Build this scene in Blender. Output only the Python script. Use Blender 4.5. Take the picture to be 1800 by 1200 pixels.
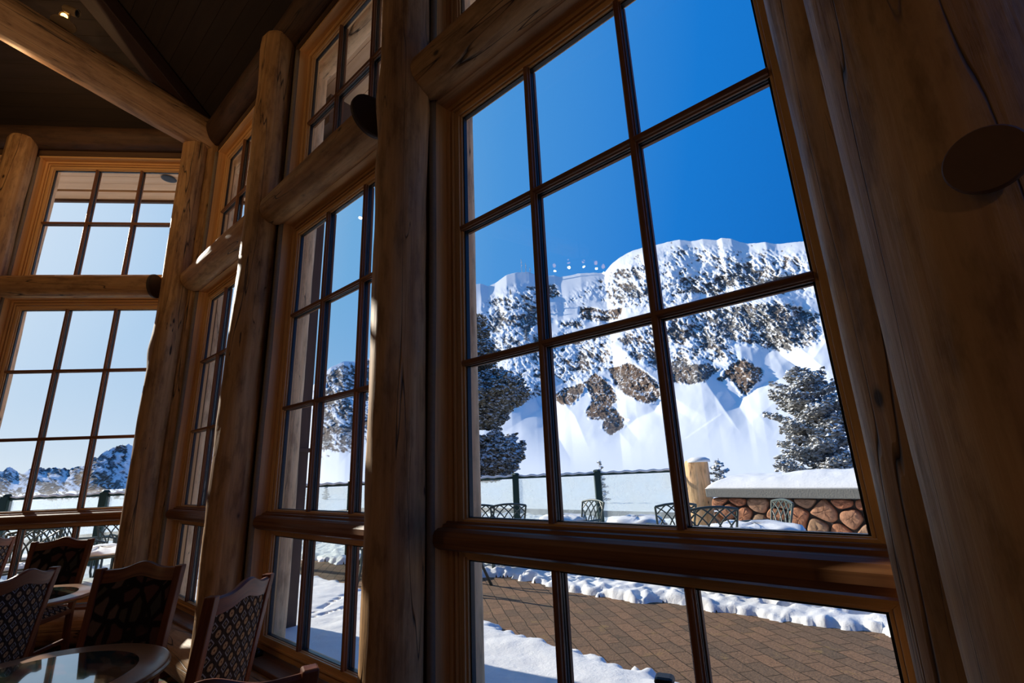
import bpy, bmesh, math, random
import numpy as np
from mathutils import Vector, Matrix, Quaternion
sc = bpy.context.scene
for o in list(bpy.data.objects): bpy.data.objects.remove(o)
COL = sc.collection
PI = math.pi
# ------------------------------------------------------------------ camera
F = 834.66                     # focal length in pixels of the 1800x1200 frame
R = Matrix(((0.751008861, 0.201717027, 0.628725641),
            (0.659105471, -0.171957416, -0.732127465),
            (-0.039568539, 0.964230723, -0.262094340)))
CAMZ = 1.5                     # eye height above the dining room floor
D = 1.65                       # metres from the eye to the glass of the long wall
DECK = 0.15                    # height of the terrace outside
camd = bpy.data.cameras.new('camera'); cam = bpy.data.objects.new('camera', camd); COL.objects.link(cam)
camd.sensor_width = 36.0; camd.lens = F/1800*36; camd.clip_end = 6000; camd.clip_start = 0.05
cam.matrix_world = Matrix.Translation((0, 0, CAMZ)) @ R.to_4x4()
sc.camera = cam
EYE = Vector((0, 0, CAMZ))
def ray(px, py): return R @ Vector((px-900, -(py-600), -F))
def onz(px, py, z): r = ray(px, py); return EYE + r*((z-CAMZ)/r.z)
def atd(px, py, d): return EYE + ray(px, py)*(d/F)
def W(x, y, z=0): return Vector((x*D, y*D, z*D+CAMZ))
# ------------------------------------------------------------------ sky, sun, exposure
SAZ, SEL = math.radians(189.0), math.radians(23.7)
SUN = Vector((math.cos(SAZ)*math.cos(SEL), math.sin(SAZ)*math.cos(SEL), math.sin(SEL)))
sc.view_settings.view_transform = 'Standard'; sc.view_settings.look = 'None'
sc.view_settings.exposure = 0.0; sc.view_settings.gamma = 1.0; sc.view_settings.use_curve_mapping = False
wd = bpy.data.worlds.new('sky'); sc.world = wd; wd.use_nodes = True
nt = wd.node_tree; nt.nodes.clear()
def N(t, kind, **kw):
    n = t.nodes.new(kind)
    for k, v in kw.items():
        if k == 'ins':
            for a, b in v.items():
                if hasattr(b, 'is_output') or isinstance(b, bpy.types.NodeSocket): t.links.new(b, n.inputs[a])
                else: n.inputs[a].default_value = b
        else: setattr(n, k, v)
    return n
def mth(t, op, a, b=None, c=None, clamp=False):
    n = t.nodes.new('ShaderNodeMath'); n.operation = op; n.use_clamp = clamp
    for i, v in enumerate((a, b, c)):
        if v is None: continue
        if isinstance(v, bpy.types.NodeSocket): t.links.new(v, n.inputs[i])
        else: n.inputs[i].default_value = v
    return n.outputs[0]
def ramp(t, fac, stops, interp='LINEAR'):
    n = t.nodes.new('ShaderNodeValToRGB'); n.color_ramp.interpolation = interp
    e = n.color_ramp.elements
    while len(e) < len(stops): e.new(0.5)
    for i, (p, c) in enumerate(stops):
        e[i].position = p; e[i].color = (*c, 1) if len(c) == 3 else c
    t.links.new(fac, n.inputs[0]); return n.outputs[0]
def mixc(t, fac, a, b, mode='MIX'):
    n = t.nodes.new('ShaderNodeMix'); n.data_type = 'RGBA'; n.blend_type = mode
    for s, v in ((n.inputs[0], fac), (n.inputs[6], a), (n.inputs[7], b)):
        if isinstance(v, bpy.types.NodeSocket): t.links.new(v, s)
        elif isinstance(v, (int, float)): s.default_value = v
        else: s.default_value = (*v, 1)
    return n.outputs[2]
tc = N(nt, 'ShaderNodeTexCoord')
nrm = N(nt, 'ShaderNodeVectorMath', operation='NORMALIZE'); nt.links.new(tc.outputs['Generated'], nrm.inputs[0])
dot = N(nt, 'ShaderNodeVectorMath', operation='DOT_PRODUCT'); nt.links.new(nrm.outputs[0], dot.inputs[0]); dot.inputs[1].default_value = SUN
sx = N(nt, 'ShaderNodeSeparateXYZ'); nt.links.new(nrm.outputs[0], sx.inputs[0])
base = ramp(nt, dot.outputs['Value'], [(0.0, (.005, .14, .54)), (.32, (.010, .20, .68)), (.62, (.07, .31, .75)), (.82, (.17, .44, .80)), (.94, (.42, .63, .90)), (1.0, (.70, .82, .98))])
low = mth(nt, 'POWER', mth(nt, 'SUBTRACT', 1.0, mth(nt, 'ABSOLUTE', sx.outputs[2])), 7.0)
lowf = mth(nt, 'MULTIPLY', low, mth(nt, 'POWER', mth(nt, 'MAXIMUM', dot.outputs['Value'], 0.0), 2.2), clamp=True)
skyc = mixc(nt, lowf, base, (.92, .96, 1.0))
gr = mixc(nt, mth(nt, 'GREATER_THAN', 0.0, sx.outputs[2]), skyc, (.45, .5, .58))
bg = N(nt, 'ShaderNodeBackground', ins={0: gr, 1: 1.0}); wo = N(nt, 'ShaderNodeOutputWorld'); nt.links.new(bg.outputs[0], wo.inputs[0])
sd = bpy.data.lights.new('sun', 'SUN'); sd.energy = 6.3; sd.angle = math.radians(0.55); sd.color = (1.0, .92, .80)
so = bpy.data.objects.new('sun', sd); COL.objects.link(so); so.rotation_euler = SUN.to_track_quat('Z', 'Y').to_euler(); so.location = (-20, -4, 20)
# ------------------------------------------------------------------ materials
MATS = {}
def mat(name):
    m = bpy.data.materials.new(name); m.use_nodes = True; t = m.node_tree
    b = t.nodes['Principled BSDF']; MATS[name] = m
    return m, t, b
def plain(name, col, rough=.6, metal=0, bump=0, bs=40, var=.0):
    m, t, b = mat(name); b.inputs['Roughness'].default_value = rough; b.inputs['Metallic'].default_value = metal
    tcn = N(t, 'ShaderNodeTexCoord')
    no = N(t, 'ShaderNodeTexNoise', ins={'Vector': tcn.outputs['Object'], 'Scale': bs, 'Detail': 4.0})
    c = mixc(t, no.outputs[0], tuple(x*(1-var) for x in col), tuple(min(1, x*(1+var)) for x in col))
    t.links.new(c, b.inputs['Base Color'])
    if bump:
        bn = N(t, 'ShaderNodeBump', ins={'Height': no.outputs[0], 'Strength': bump, 'Distance': .01}); t.links.new(bn.outputs[0], b.inputs['Normal'])
    return m
def wood(name, c0, c1, c2, rough=.45, uv=True, sc_=(2.0, 60.0), knots=False, crack=False, bump=.15, coat=0.0):
    """long-grain timber: grain runs along UV u (boards) or along local Z (logs)"""
    m, t, b = mat(name); b.inputs['Roughness'].default_value = rough
    if coat: b.inputs['Coat Weight'].default_value = coat; b.inputs['Coat Roughness'].default_value = .15
    tcn = N(t, 'ShaderNodeTexCoord'); mp = N(t, 'ShaderNodeMapping')
    oi = N(t, 'ShaderNodeObjectInfo')
    src = tcn.outputs['UV' if uv else 'Object']
    ad = N(t, 'ShaderNodeVectorMath', operation='ADD'); t.links.new(src, ad.inputs[0])
    rnd = N(t, 'ShaderNodeCombineXYZ', ins={2: mth(t, 'MULTIPLY', oi.outputs['Random'], 37.0)}); t.links.new(rnd.outputs[0], ad.inputs[1])
    t.links.new(ad.outputs[0], mp.inputs[0])
    mp.inputs['Scale'].default_value = (sc_[0], sc_[1], 1) if uv else (sc_[1], sc_[1], sc_[0])
    g1 = N(t, 'ShaderNodeTexNoise', ins={'Vector': mp.outputs[0], 'Scale': 1.0, 'Detail': 6.0, 'Roughness': .6, 'Distortion': .5 if uv else .12})
    col = ramp(t, g1.outputs[0], [(.28, c0), (.5, c1), (.75, c2)])
    mp2 = N(t, 'ShaderNodeMapping'); t.links.new(ad.outputs[0], mp2.inputs[0]); mp2.inputs['Scale'].default_value = (1.2, 6, 1) if uv else (5, 5, 1.3)
    g2 = N(t, 'ShaderNodeTexNoise', ins={'Vector': mp2.outputs[0], 'Scale': 1.0, 'Detail': 3.0})
    col = mixc(t, ramp(t, g2.outputs[0], [(.35, (0, 0, 0)), (.7, (1, 1, 1))]), col, mixc(t, .55, col, c0))
    h = g1.outputs[0]
    if knots:
        mk = N(t, 'ShaderNodeMapping'); t.links.new(ad.outputs[0], mk.inputs[0]); mk.inputs['Scale'].default_value = (4.2, 4.2, 2.2) if not uv else (2.0, 5.0, 1)
        vo = N(t, 'ShaderNodeTexVoronoi', ins={'Vector': mk.outputs[0], 'Scale': 1.0, 'Randomness': 1.0})
        kf = ramp(t, vo.outputs['Distance'], [(.035, (1, 1, 1)), (.055, (.35, .35, .35)), (.085, (0, 0, 0))])
        col = mixc(t, kf, col, tuple(x*.18 for x in c0))
    if crack:
        mc = N(t, 'ShaderNodeMapping'); t.links.new(ad.outputs[0], mc.inputs[0]); mc.inputs['Scale'].default_value = (4.5, 4.5, .22)
        nc = N(t, 'ShaderNodeTexNoise', ins={'Vector': mc.outputs[0], 'Scale': 1.0, 'Detail': 3.0, 'Roughness': .45})
        cf = ramp(t, mth(t, 'ABSOLUTE', mth(t, 'SUBTRACT', nc.outputs[0], .5)), [(.0, (1, 1, 1)), (.0026, (0, 0, 0))])
        col = mixc(t, cf, col, (.01, .006, .004))
        md = N(t, 'ShaderNodeMapping'); t.links.new(ad.outputs[0], md.inputs[0]); md.inputs['Scale'].default_value = (11, 11, .45); md.inputs['Location'].default_value = (3.3, 1.7, .4)
        nd = N(t, 'ShaderNodeTexNoise', ins={'Vector': md.outputs[0], 'Scale': 1.0, 'Detail': 2.0, 'Roughness': .4})
        cg = mth(t, 'MULTIPLY', ramp(t, mth(t, 'ABSOLUTE', mth(t, 'SUBTRACT', nd.outputs[0], .5)), [(.0, (1, 1, 1)), (.003, (0, 0, 0))]), ramp(t, g2.outputs[0], [(.48, (0, 0, 0)), (.56, (1, 1, 1))]))
        col = mixc(t, mth(t, 'MULTIPLY', cg, .8), col, (.015, .008, .004)); cf = mth(t, 'MAXIMUM', cf, cg)
        mm_ = N(t, 'ShaderNodeMapping'); t.links.new(ad.outputs[0], mm_.inputs[0]); mm_.inputs['Scale'].default_value = (14, 14, 4)
        nm_ = N(t, 'ShaderNodeTexNoise', ins={'Vector': mm_.outputs[0], 'Scale': 1.0, 'Detail': 5.0, 'Roughness': .65})
        col = mixc(t, .8, col, ramp(t, nm_.outputs[0], [(.36, (.55, .5, .45)), (.5, (1, 1, 1)), (.66, (1.15, 1.12, 1.1))]), 'MULTIPLY')
        h = mth(t, 'SUBTRACT', h, mth(t, 'MULTIPLY', cf, 2.0))
        mz = N(t, 'ShaderNodeMapping'); t.links.new(ad.outputs[0], mz.inputs[0]); mz.inputs['Scale'].default_value = (9, 9, 1.6)
        nz = N(t, 'ShaderNodeTexNoise', ins={'Vector': mz.outputs[0], 'Scale': 1.0, 'Detail': 2.0})
        h = mth(t, 'ADD', h, mth(t, 'MULTIPLY', nz.outputs[0], 2.2))
    t.links.new(col, b.inputs['Base Color'])
    bn = N(t, 'ShaderNodeBump', ins={'Height': h, 'Strength': bump, 'Distance': .012}); t.links.new(bn.outputs[0], b.inputs['Normal'])
    return m
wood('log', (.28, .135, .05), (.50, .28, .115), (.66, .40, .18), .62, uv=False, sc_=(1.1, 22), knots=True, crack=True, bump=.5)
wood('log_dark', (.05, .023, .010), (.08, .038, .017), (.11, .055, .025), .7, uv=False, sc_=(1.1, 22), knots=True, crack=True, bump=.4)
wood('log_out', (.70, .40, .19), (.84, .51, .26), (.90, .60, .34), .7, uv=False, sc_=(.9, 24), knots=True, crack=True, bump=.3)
wood('fir', (.60, .32, .12), (.80, .47, .19), (.88, .56, .26), .38, sc_=(1.2, 45), bump=.08)
wood('fir_dark', (.13, .045, .014), (.24, .092, .028), (.34, .15, .05), .52, sc_=(1.2, 60), bump=.1)
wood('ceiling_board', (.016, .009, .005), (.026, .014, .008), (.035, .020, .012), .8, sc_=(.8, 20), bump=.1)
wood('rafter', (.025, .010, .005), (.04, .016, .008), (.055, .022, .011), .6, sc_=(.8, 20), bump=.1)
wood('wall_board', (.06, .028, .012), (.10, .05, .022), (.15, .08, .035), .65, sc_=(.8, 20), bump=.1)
wood('soffit', (.74, .45, .24), (.84, .54, .31), (.88, .60, .37), .7, sc_=(.7, 14), bump=.05)
wood('brown_trim', (.07, .038, .025), (.105, .06, .04), (.14, .085, .06), .7, sc_=(.7, 14), bump=.05)
wood('cherry', (.08, .018, .007), (.17, .045, .014), (.26, .08, .025), .42, sc_=(3, 40), bump=.03, coat=.05); MATS['cherry'].node_tree.nodes['Principled BSDF'].inputs['Specular IOR Level'].default_value = .3
wood('table_wood', (.18, .06, .012), (.36, .14, .03), (.55, .25, .06), .3, sc_=(3, 30), bump=.02, coat=.35)
plain('caulk', (.22, .17, .12), .8, var=.2)
plain('spacer', (.012, .014, .016), .35)
plain('black_metal', (.012, .012, .013), .4, .6)
plain('green_metal', (.012, .04, .03), .45, .3, var=.3, bs=8)
plain('cast_metal', (.065, .09, .08), .4, .0, bump=.2, bs=60, var=.2)
plain('dark_disc', (.035, .018, .012), .6, var=.2)
plain('lamp_body', (.25, .17, .09), .45, .2, var=.1)
plain('concrete', (.20, .195, .175), .85, bump=.5, bs=60, var=.25)
plain('mast', (.55, .57, .6), .5)
plain('mortar', (.06, .05, .045), .95, bump=.5, bs=50, var=.3)
m, t, b = mat('bulb'); b.inputs['Base Color'].default_value = (1, .6, .2, 1); b.inputs['Emission Color'].default_value = (1, .55, .15, 1); b.inputs['Emission Strength'].default_value = 6
# window glass: thin clear pane with a weak mirror
m, t, b = mat('glass'); t.nodes.remove(b)
ge = N(t, 'ShaderNodeNewGeometry'); dt = N(t, 'ShaderNodeVectorMath', operation='DOT_PRODUCT', ins={0: ge.outputs['Normal'], 1: ge.outputs['Incoming']})
fr = mth(t, 'ADD', .04, mth(t, 'MULTIPLY', .96, mth(t, 'POWER', mth(t, 'SUBTRACT', 1.0, mth(t, 'ABSOLUTE', dt.outputs['Value'])), 5.0)))
tr = N(t, 'ShaderNodeBsdfTransparent', ins={0: (.98, .99, .985, 1)}); gl = N(t, 'ShaderNodeBsdfGlossy', ins={'Roughness': .0, 'Color': (1, 1, 1, 1)})
mx = N(t, 'ShaderNodeMixShader', ins={0: mth(t, 'MULTIPLY', fr, .5, clamp=True), 1: tr.outputs[0], 2: gl.outputs[0]}); t.links.new(mx.outputs[0], t.nodes['Material Output'].inputs[0])
m, t, b = mat('frosty_glass'); t.nodes.remove(b)
tcn = N(t, 'ShaderNodeTexCoord'); no = N(t, 'ShaderNodeTexNoise', ins={'Vector': tcn.outputs['Object'], 'Scale': 3.0, 'Detail': 5.0})
tr = N(t, 'ShaderNodeBsdfTransparent', ins={0: (.92, .96, .95, 1)}); df = N(t, 'ShaderNodeBsdfDiffuse', ins={0: (.9, .92, .9, 1)}); tl = N(t, 'ShaderNodeBsdfTranslucent', ins={0: (.9, .92, .9, 1)})
m1 = N(t, 'ShaderNodeMixShader', ins={0: .5, 1: df.outputs[0], 2: tl.outputs[0]})
mx = N(t, 'ShaderNodeMixShader', ins={0: ramp(t, no.outputs[0], [(.35, (.12,)*3), (.7, (.36,)*3)]), 1: tr.outputs[0], 2: m1.outputs[0]}); t.links.new(mx.outputs[0], t.nodes['Material Output'].inputs[0])
# snow
m, t, b = mat('snow'); b.inputs['Base Color'].default_value = (.88, .88, .88, 1); b.inputs['Roughness'].default_value = .6; b.inputs['Specular IOR Level'].default_value = .25
tcn = N(t, 'ShaderNodeTexCoord'); no = N(t, 'ShaderNodeTexNoise', ins={'Vector': tcn.outputs['Object'], 'Scale': 30.0, 'Detail': 6.0, 'Roughness': .7})
bn = N(t, 'ShaderNodeBump', ins={'Height': no.outputs[0], 'Strength': .35, 'Distance': .02}); t.links.new(bn.outputs[0], b.inputs['Normal'])
# mountain: snow with rock where the attribute says so
m, t, b = mat('mountain'); b.inputs['Roughness'].default_value = .8; b.inputs['Specular IOR Level'].default_value = .1
at = N(t, 'ShaderNodeAttribute', attribute_name='rock'); at2 = N(t, 'ShaderNodeAttribute', attribute_name='hue')
tcn = N(t, 'ShaderNodeTexCoord')
no = N(t, 'ShaderNodeTexNoise', ins={'Vector': tcn.outputs['Object'], 'Scale': .35, 'Detail': 5.0, 'Roughness': .65})
rc = mixc(t, at2.outputs['Fac'], ramp(t, no.outputs[0], [(.3, (.07, .07, .075)), (.6, (.23, .215, .20)), (.8, (.38, .36, .33))]), ramp(t, no.outputs[0], [(.3, (.10, .06, .04)), (.6, (.27, .18, .125)), (.8, (.42, .31, .22))]))
fc = mixc(t, at.outputs['Fac'], (.87, .875, .88), rc); t.links.new(fc, b.inputs['Base Color'])
bn = N(t, 'ShaderNodeBump', ins={'Height': no.outputs[0], 'Strength': .5, 'Distance': 3.0}); t.links.new(mth(t, 'MULTIPLY', at.outputs['Fac'], .9), bn.inputs['Strength']); t.links.new(bn.outputs[0], b.inputs['Normal'])
# pavers
m, t, b = mat('pavers'); b.inputs['Roughness'].default_value = .9; b.inputs['Specular IOR Level'].default_value = .2
tcn = N(t, 'ShaderNodeTexCoord'); mp = N(t, 'ShaderNodeMapping', ins={'Vector': tcn.outputs['Object'], 'Rotation': (0, 0, math.radians(38))})
nw = N(t, 'ShaderNodeTexNoise', ins={'Vector': tcn.outputs['Object'], 'Scale': 4.0}); wv = mixc(t, .035, mp.outputs[0], nw.outputs[1])
br = N(t, 'ShaderNodeTexBrick', ins={'Vector': wv, 'Color1': (.31, .175, .10, 1), 'Color2': (.19, .125, .08, 1), 'Mortar': (.06, .04, .022, 1), 'Scale': 1.0, 'Mortar Size': .004, 'Mortar Smooth': .3, 'Brick Width': .21, 'Row Height': .12})
n2 = N(t, 'ShaderNodeTexNoise', ins={'Vector': tcn.outputs['Object'], 'Scale': 70.0, 'Detail': 5.0}); n3 = N(t, 'ShaderNodeTexNoise', ins={'Vector': tcn.outputs['Object'], 'Scale': 5.0, 'Detail': 8.0, 'Roughness': .7})
c = mixc(t, .6, br.outputs[0], ramp(t, n2.outputs[0], [(.3, (.35,)*3), (.7, (1.0,)*3)]), 'MULTIPLY')
c = mixc(t, ramp(t, n3.outputs[0], [(.58, (0, 0, 0)), (.68, (.55,)*3)]), c, (.33, .21, .08)); c = mixc(t, ramp(t, n3.outputs[0], [(.3, (.5,)*3), (.42, (0, 0, 0))]), c, (.06, .05, .035)); t.links.new(c, b.inputs['Base Color'])
bn = N(t, 'ShaderNodeBump', ins={'Height': mth(t, 'ADD', mth(t, 'MULTIPLY', br.outputs[1], -1.0), mth(t, 'MULTIPLY', n2.outputs[0], .4)), 'Strength': .8, 'Distance': .012}); t.links.new(bn.outputs[0], b.inputs['Normal'])
# rubble stone
m, t, b = mat('stone'); b.inputs['Roughness'].default_value = .9
oi = N(t, 'ShaderNodeObjectInfo'); tcn = N(t, 'ShaderNodeTexCoord'); at = N(t, 'ShaderNodeAttribute', attribute_name='tint')
no = N(t, 'ShaderNodeTexNoise', ins={'Vector': tcn.outputs['Object'], 'Scale': 9.0, 'Detail': 8.0, 'Roughness': .7})
c1 = ramp(t, at.outputs['Fac'], [(0, (.50, .18, .09)), (.4, (.44, .24, .13)), (.7, (.34, .25, .17)), (1, (.54, .22, .11))])
c = mixc(t, .75, c1, ramp(t, no.outputs[0], [(.3, (.35,)*3), (.7, (1.25,)*3)]), 'MULTIPLY'); t.links.new(c, b.inputs['Base Color'])
bn = N(t, 'ShaderNodeBump', ins={'Height': no.outputs[0], 'Strength': .9, 'Distance': .03}); t.links.new(bn.outputs[0], b.inputs['Normal'])
# snow-laden foliage and bark
def foliage(name, g0, g1, thr):
    m, t, b = mat(name); b.inputs['Roughness'].default_value = .9; b.inputs['Specular IOR Level'].default_value = .1
    ge = N(t, 'ShaderNodeNewGeometry'); sp = N(t, 'ShaderNodeSeparateXYZ', ins={0: ge.outputs['True Normal']}); tcn = N(t, 'ShaderNodeTexCoord')
    no = N(t, 'ShaderNodeTexNoise', ins={'Vector': tcn.outputs['Object'], 'Scale': 13.0, 'Detail': 4.0})
    f = mth(t, 'ADD', mth(t, 'MULTIPLY', sp.outputs[2], .34), no.outputs[0]); f = ramp(t, f, [(thr, (0, 0, 0)), (thr+.08, (1, 1, 1))])
    c = mixc(t, f, ramp(t, no.outputs[0], [(.35, g0), (.65, g1)]), (.82, .84, .86)); t.links.new(c, b.inputs['Base Color'])
foliage('foliage_dark', (.08, .08, .06), (.28, .23, .15), .48)
foliage('foliage_frost', (.12, .115, .10), (.36, .33, .29), .48)
plain('bark', (.045, .032, .025), .9, bump=.5, bs=30, var=.4)
# fabrics
def lattice():
    m, t, b = mat('lattice_fabric'); b.inputs['Roughness'].default_value = .95; b.inputs['Specular IOR Level'].default_value = .1
    tcn = N(t, 'ShaderNodeTexCoord'); s = N(t, 'ShaderNodeSeparateXYZ', ins={0: tcn.outputs['UV']})
    P = .064
    def cell(v, off):
        q = mth(t, 'FRACT', mth(t, 'ADD', mth(t, 'DIVIDE', v, P), off)); return mth(t, 'ABSOLUTE', mth(t, 'SUBTRACT', q, .5))
    a, c = cell(s.outputs[0], 20.0), cell(s.outputs[1], 20.0)
    dd = mth(t, 'ADD', a, c); mxv = mth(t, 'MAXIMUM', a, c)
    oct_ = mth(t, 'MAXIMUM', mxv, mth(t, 'MULTIPLY', dd, .72))        # octagon distance
    line = mth(t, 'LESS_THAN', mth(t, 'ABSOLUTE', mth(t, 'SUBTRACT', dd, .70)), .05)
    col = ramp(t, oct_, [(0, (.13, .05, .03)), (.07, (.38, .25, .13)), (.17, (.28, .18, .10)), (.24, (.025, .017, .013)), (.36, (.035, .025, .02))], 'CONSTANT')
    col = mixc(t, line, col, (.24, .25, .27)); sm = mth(t, 'GREATER_THAN', dd, .88); col = mixc(t, sm, col, (.20, .15, .10))
    t.links.new(col, b.inputs['Base Color'])
lattice()
m, t, b = mat('floral_fabric'); b.inputs['Roughness'].default_value = .95; b.inputs['Specular IOR Level'].default_value = .1
tcn = N(t, 'ShaderNodeTexCoord'); mp = N(t, 'ShaderNodeMapping', ins={'Vector': tcn.outputs['UV'], 'Scale': (19, 14, 1)})
nw = N(t, 'ShaderNodeTexNoise', ins={'Vector': mp.outputs[0], 'Scale': .6}); wv = mixc(t, .35, mp.outputs[0], nw.outputs[1])
v1 = N(t, 'ShaderNodeTexVoronoi', feature='DISTANCE_TO_EDGE', ins={'Vector': wv, 'Scale': 1.0}); v2 = N(t, 'ShaderNodeTexVoronoi', ins={'Vector': wv, 'Scale': 1.0}); v3 = N(t, 'ShaderNodeTexWave', ins={'Vector': wv, 'Scale': 3.0, 'Distortion': 5.0})
hs = ramp(t, v2.outputs['Color'], [(.1, (.10, .045, .03)), (.4, (.075, .06, .035)), (.6, (.14, .09, .06)), (.85, (.05, .05, .035))], 'CONSTANT')
c = mixc(t, ramp(t, v1.outputs[0], [(.10, (0, 0, 0)), (.16, (1, 1, 1))]), (.010, .009, .009), hs); c = mixc(t, mth(t, 'MULTIPLY', v3.outputs['Fac'], .4), c, (.03, .02, .015)); t.links.new(c, b.inputs['Base Color'])
m, t, b = mat('carpet'); b.inputs['Roughness'].default_value = 1
tcn = N(t, 'ShaderNodeTexCoord'); v2 = N(t, 'ShaderNodeTexVoronoi', ins={'Vector': tcn.outputs['Object'], 'Scale': 16.0}); no = N(t, 'ShaderNodeTexNoise', ins={'Vector': tcn.outputs['Object'], 'Scale': 90.0, 'Detail': 3.0})
sp = N(t, 'ShaderNodeSeparateColor', ins={0: v2.outputs['Color']})
c = ramp(t, sp.outputs[0], [(0, (.02, .025, .06)), (.25, (.16, .03, .025)), (.45, (.04, .07, .045)), (.62, (.22, .14, .05)), (.8, (.03, .03, .035)), (.92, (.12, .13, .2))], 'CONSTANT')
c = mixc(t, .6, c, ramp(t, no.outputs[0], [(.3, (.4,)*3), (.7, (1.3,)*3)]), 'MULTIPLY'); t.links.new(c, b.inputs['Base Color'])
m, t, b = mat('leaf_inlay'); b.inputs['Roughness'].default_value = .06; b.inputs['Coat Weight'].default_value = 1.0; b.inputs['Coat Roughness'].default_value = .01
tcn = N(t, 'ShaderNodeTexCoord'); mp = N(t, 'ShaderNodeMapping', ins={'Vector': tcn.outputs['Object'], 'Scale': (11, 22, 1), 'Rotation': (0, 0, .6)})
v2 = N(t, 'ShaderNodeTexVoronoi', ins={'Vector': mp.outputs[0], 'Scale': 1.0}); no = N(t, 'ShaderNodeTexNoise', ins={'Vector': mp.outputs[0], 'Scale': 2.5, 'Detail': 6.0, 'Distortion': 2.0})
sp = N(t, 'ShaderNodeSeparateColor', ins={0: v2.outputs['Color']})
c = ramp(t, sp.outputs[0], [(0, (.012, .03, .02)), (.3, (.05, .06, .04)), (.5, (.10, .05, .03)), (.7, (.02, .05, .05)), (.88, (.13, .11, .07))], 'CONSTANT'); c = mixc(t, .8, c, ramp(t, no.outputs[0], [(.35, (.2,)*3), (.6, (1.2,)*3)]), 'MULTIPLY'); t.links.new(c, b.inputs['Base Color'])
# ------------------------------------------------------------------ mesh helpers
class MB:
    def __init__(s): s.v = []; s.f = []; s.uv = []; s.tag = []
    def quadstrip(s, rings, closed=True, caps=True, us=None, flip=False):
        """rings: list of lists of Vectors (same count). uv: u along, v around"""
        n = len(rings[0]); b0 = len(s.v)
        for r in rings: s.v += [tuple(p) for p in r]
        per = [0.0]
        for i in range(n): per.append(per[-1]+(Vector(rings[0][(i+1) % n])-Vector(rings[0][i])).length)
        if us is None:
            us = [0.0]
            for k in range(1, len(rings)): us.append(us[-1]+(Vector(rings[k][0])-Vector(rings[k-1][0])).length)
        m_ = n if closed else n-1
        for k in range(len(rings)-1):
            for i in range(m_):
                j = (i+1) % n; a, b_, c, d = b0+k*n+i, b0+k*n+j, b0+(k+1)*n+j, b0+(k+1)*n+i
                s.f.append((a, b_, c, d)); s.uv.append(((us[k], per[i]), (us[k], per[i+1]), (us[k+1], per[i+1]), (us[k+1], per[i])))
        if caps and closed:
            for k, rev in ((0, True), (len(rings)-1, False)):
                idx = [b0+k*n+i for i in range(n)]
                if rev: idx = idx[::-1]
                s.f.append(tuple(idx)); q = Vector(rings[k][0]); 
                s.uv.append(tuple((0.0+.01*i, .02*i) for i in range(n)))
    def box(s, lo, hi, M=None):
        x0, y0, z0 = lo; x1, y1, z1 = hi
        d = (x1-x0, y1-y0, z1-z0); ax = max(range(3), key=lambda i: abs(d[i])); o1, o2 = [i for i in range(3) if i != ax]
        rings = []
        for e in (lo[ax], hi[ax]):
            ring = []
            for (a, b_) in ((0, 0), (1, 0), (1, 1), (0, 1)):
                p = [0, 0, 0]; p[ax] = e; p[o1] = (lo[o1], hi[o1])[a]; p[o2] = (lo[o2], hi[o2])[b_]
                ring.append(M @ Vector(p) if M else Vector(p))
            rings.append(ring)
        s.quadstrip(rings)
    def bar(s, p0, p1, prof, up):
        """extrude closed profile [(a,b)] from p0 to p1; a along side = dir x up, b along up"""
        p0, p1 = Vector(p0), Vector(p1); d = (p1-p0).normalized(); up = Vector(up); sd_ = d.cross(up).normalized(); up = sd_.cross(d)
        s.quadstrip([[p+sd_*a+up*b_ for a, b_ in prof] for p in (p0, p1)])
    def tube(s, pts, rads, n=8, closed_path=False, sq=None):
        pts = [Vector(p) for p in pts]; rings = []
        if isinstance(rads, (int, float)): rads = [rads]*len(pts)
        up = Vector((0, 0, 1)); pv = None
        for i, p in enumerate(pts):
            d = (pts[min(i+1, len(pts)-1)]-pts[max(i-1, 0)])
            if closed_path: d = pts[(i+1) % len(pts)]-pts[i-1]
            d.normalize()
            if pv is None:
                a = d.cross(up) if abs(d.dot(up)) < .95 else d.cross(Vector((1, 0, 0)))
            else: a = pv-d*pv.dot(d)
            a.normalize(); pv = a; b_ = d.cross(a)
            k = sq or (1, 1)
            rings.append([p+(a*math.cos(2*PI*j/n)*k[0]+b_*math.sin(2*PI*j/n)*k[1])*rads[i] for j in range(n)])
        if closed_path: rings.append(rings[0])
        s.quadstrip(rings, caps=not closed_path)
    def lathe(s, prof, c=(0, 0, 0), n=32, M=None):
        c = Vector(c); rings = []
        for r, z in prof:
            ring = [c+Vector((r*math.cos(2*PI*j/n), r*math.sin(2*PI*j/n), z)) for j in range(n)]
            rings.append([M @ p for p in ring] if M else ring)
        s.quadstrip(rings)
    def build(s, name, material, parent=None, smooth=False, M=None, bevel=0, ang=None):
        me = bpy.data.meshes.new(name); me.from_pydata(s.v, [], s.f); me.materials.append(MATS[material])
        ul = me.uv_layers.new(name='UVMap'); flat = []
        for u in s.uv:
            for a in u: flat += a
        ul.data.foreach_set('uv', flat)
        if s.tag:
            a = me.attributes.new('tint', 'FLOAT', 'POINT'); a.data.foreach_set('value', s.tag)
        bm = bmesh.new(); bm.from_mesh(me)
        if M: bmesh.ops.transform(bm, matrix=M, verts=bm.verts)
        bmesh.ops.recalc_face_normals(bm, faces=bm.faces); bm.to_mesh(me); bm.free()
        if smooth:
            me.shade_smooth() if hasattr(me, 'shade_smooth') else None
            if ang: 
                me.set_sharp_from_angle(angle=ang)
        o = bpy.data.objects.new(name, me); COL.objects.link(o)
        if bevel:
            bv = o.modifiers.new('bevel', 'BEVEL'); bv.width = bevel; bv.segments = 2; bv.limit_method = 'ANGLE'
        if parent: o.parent = parent
        return o
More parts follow.
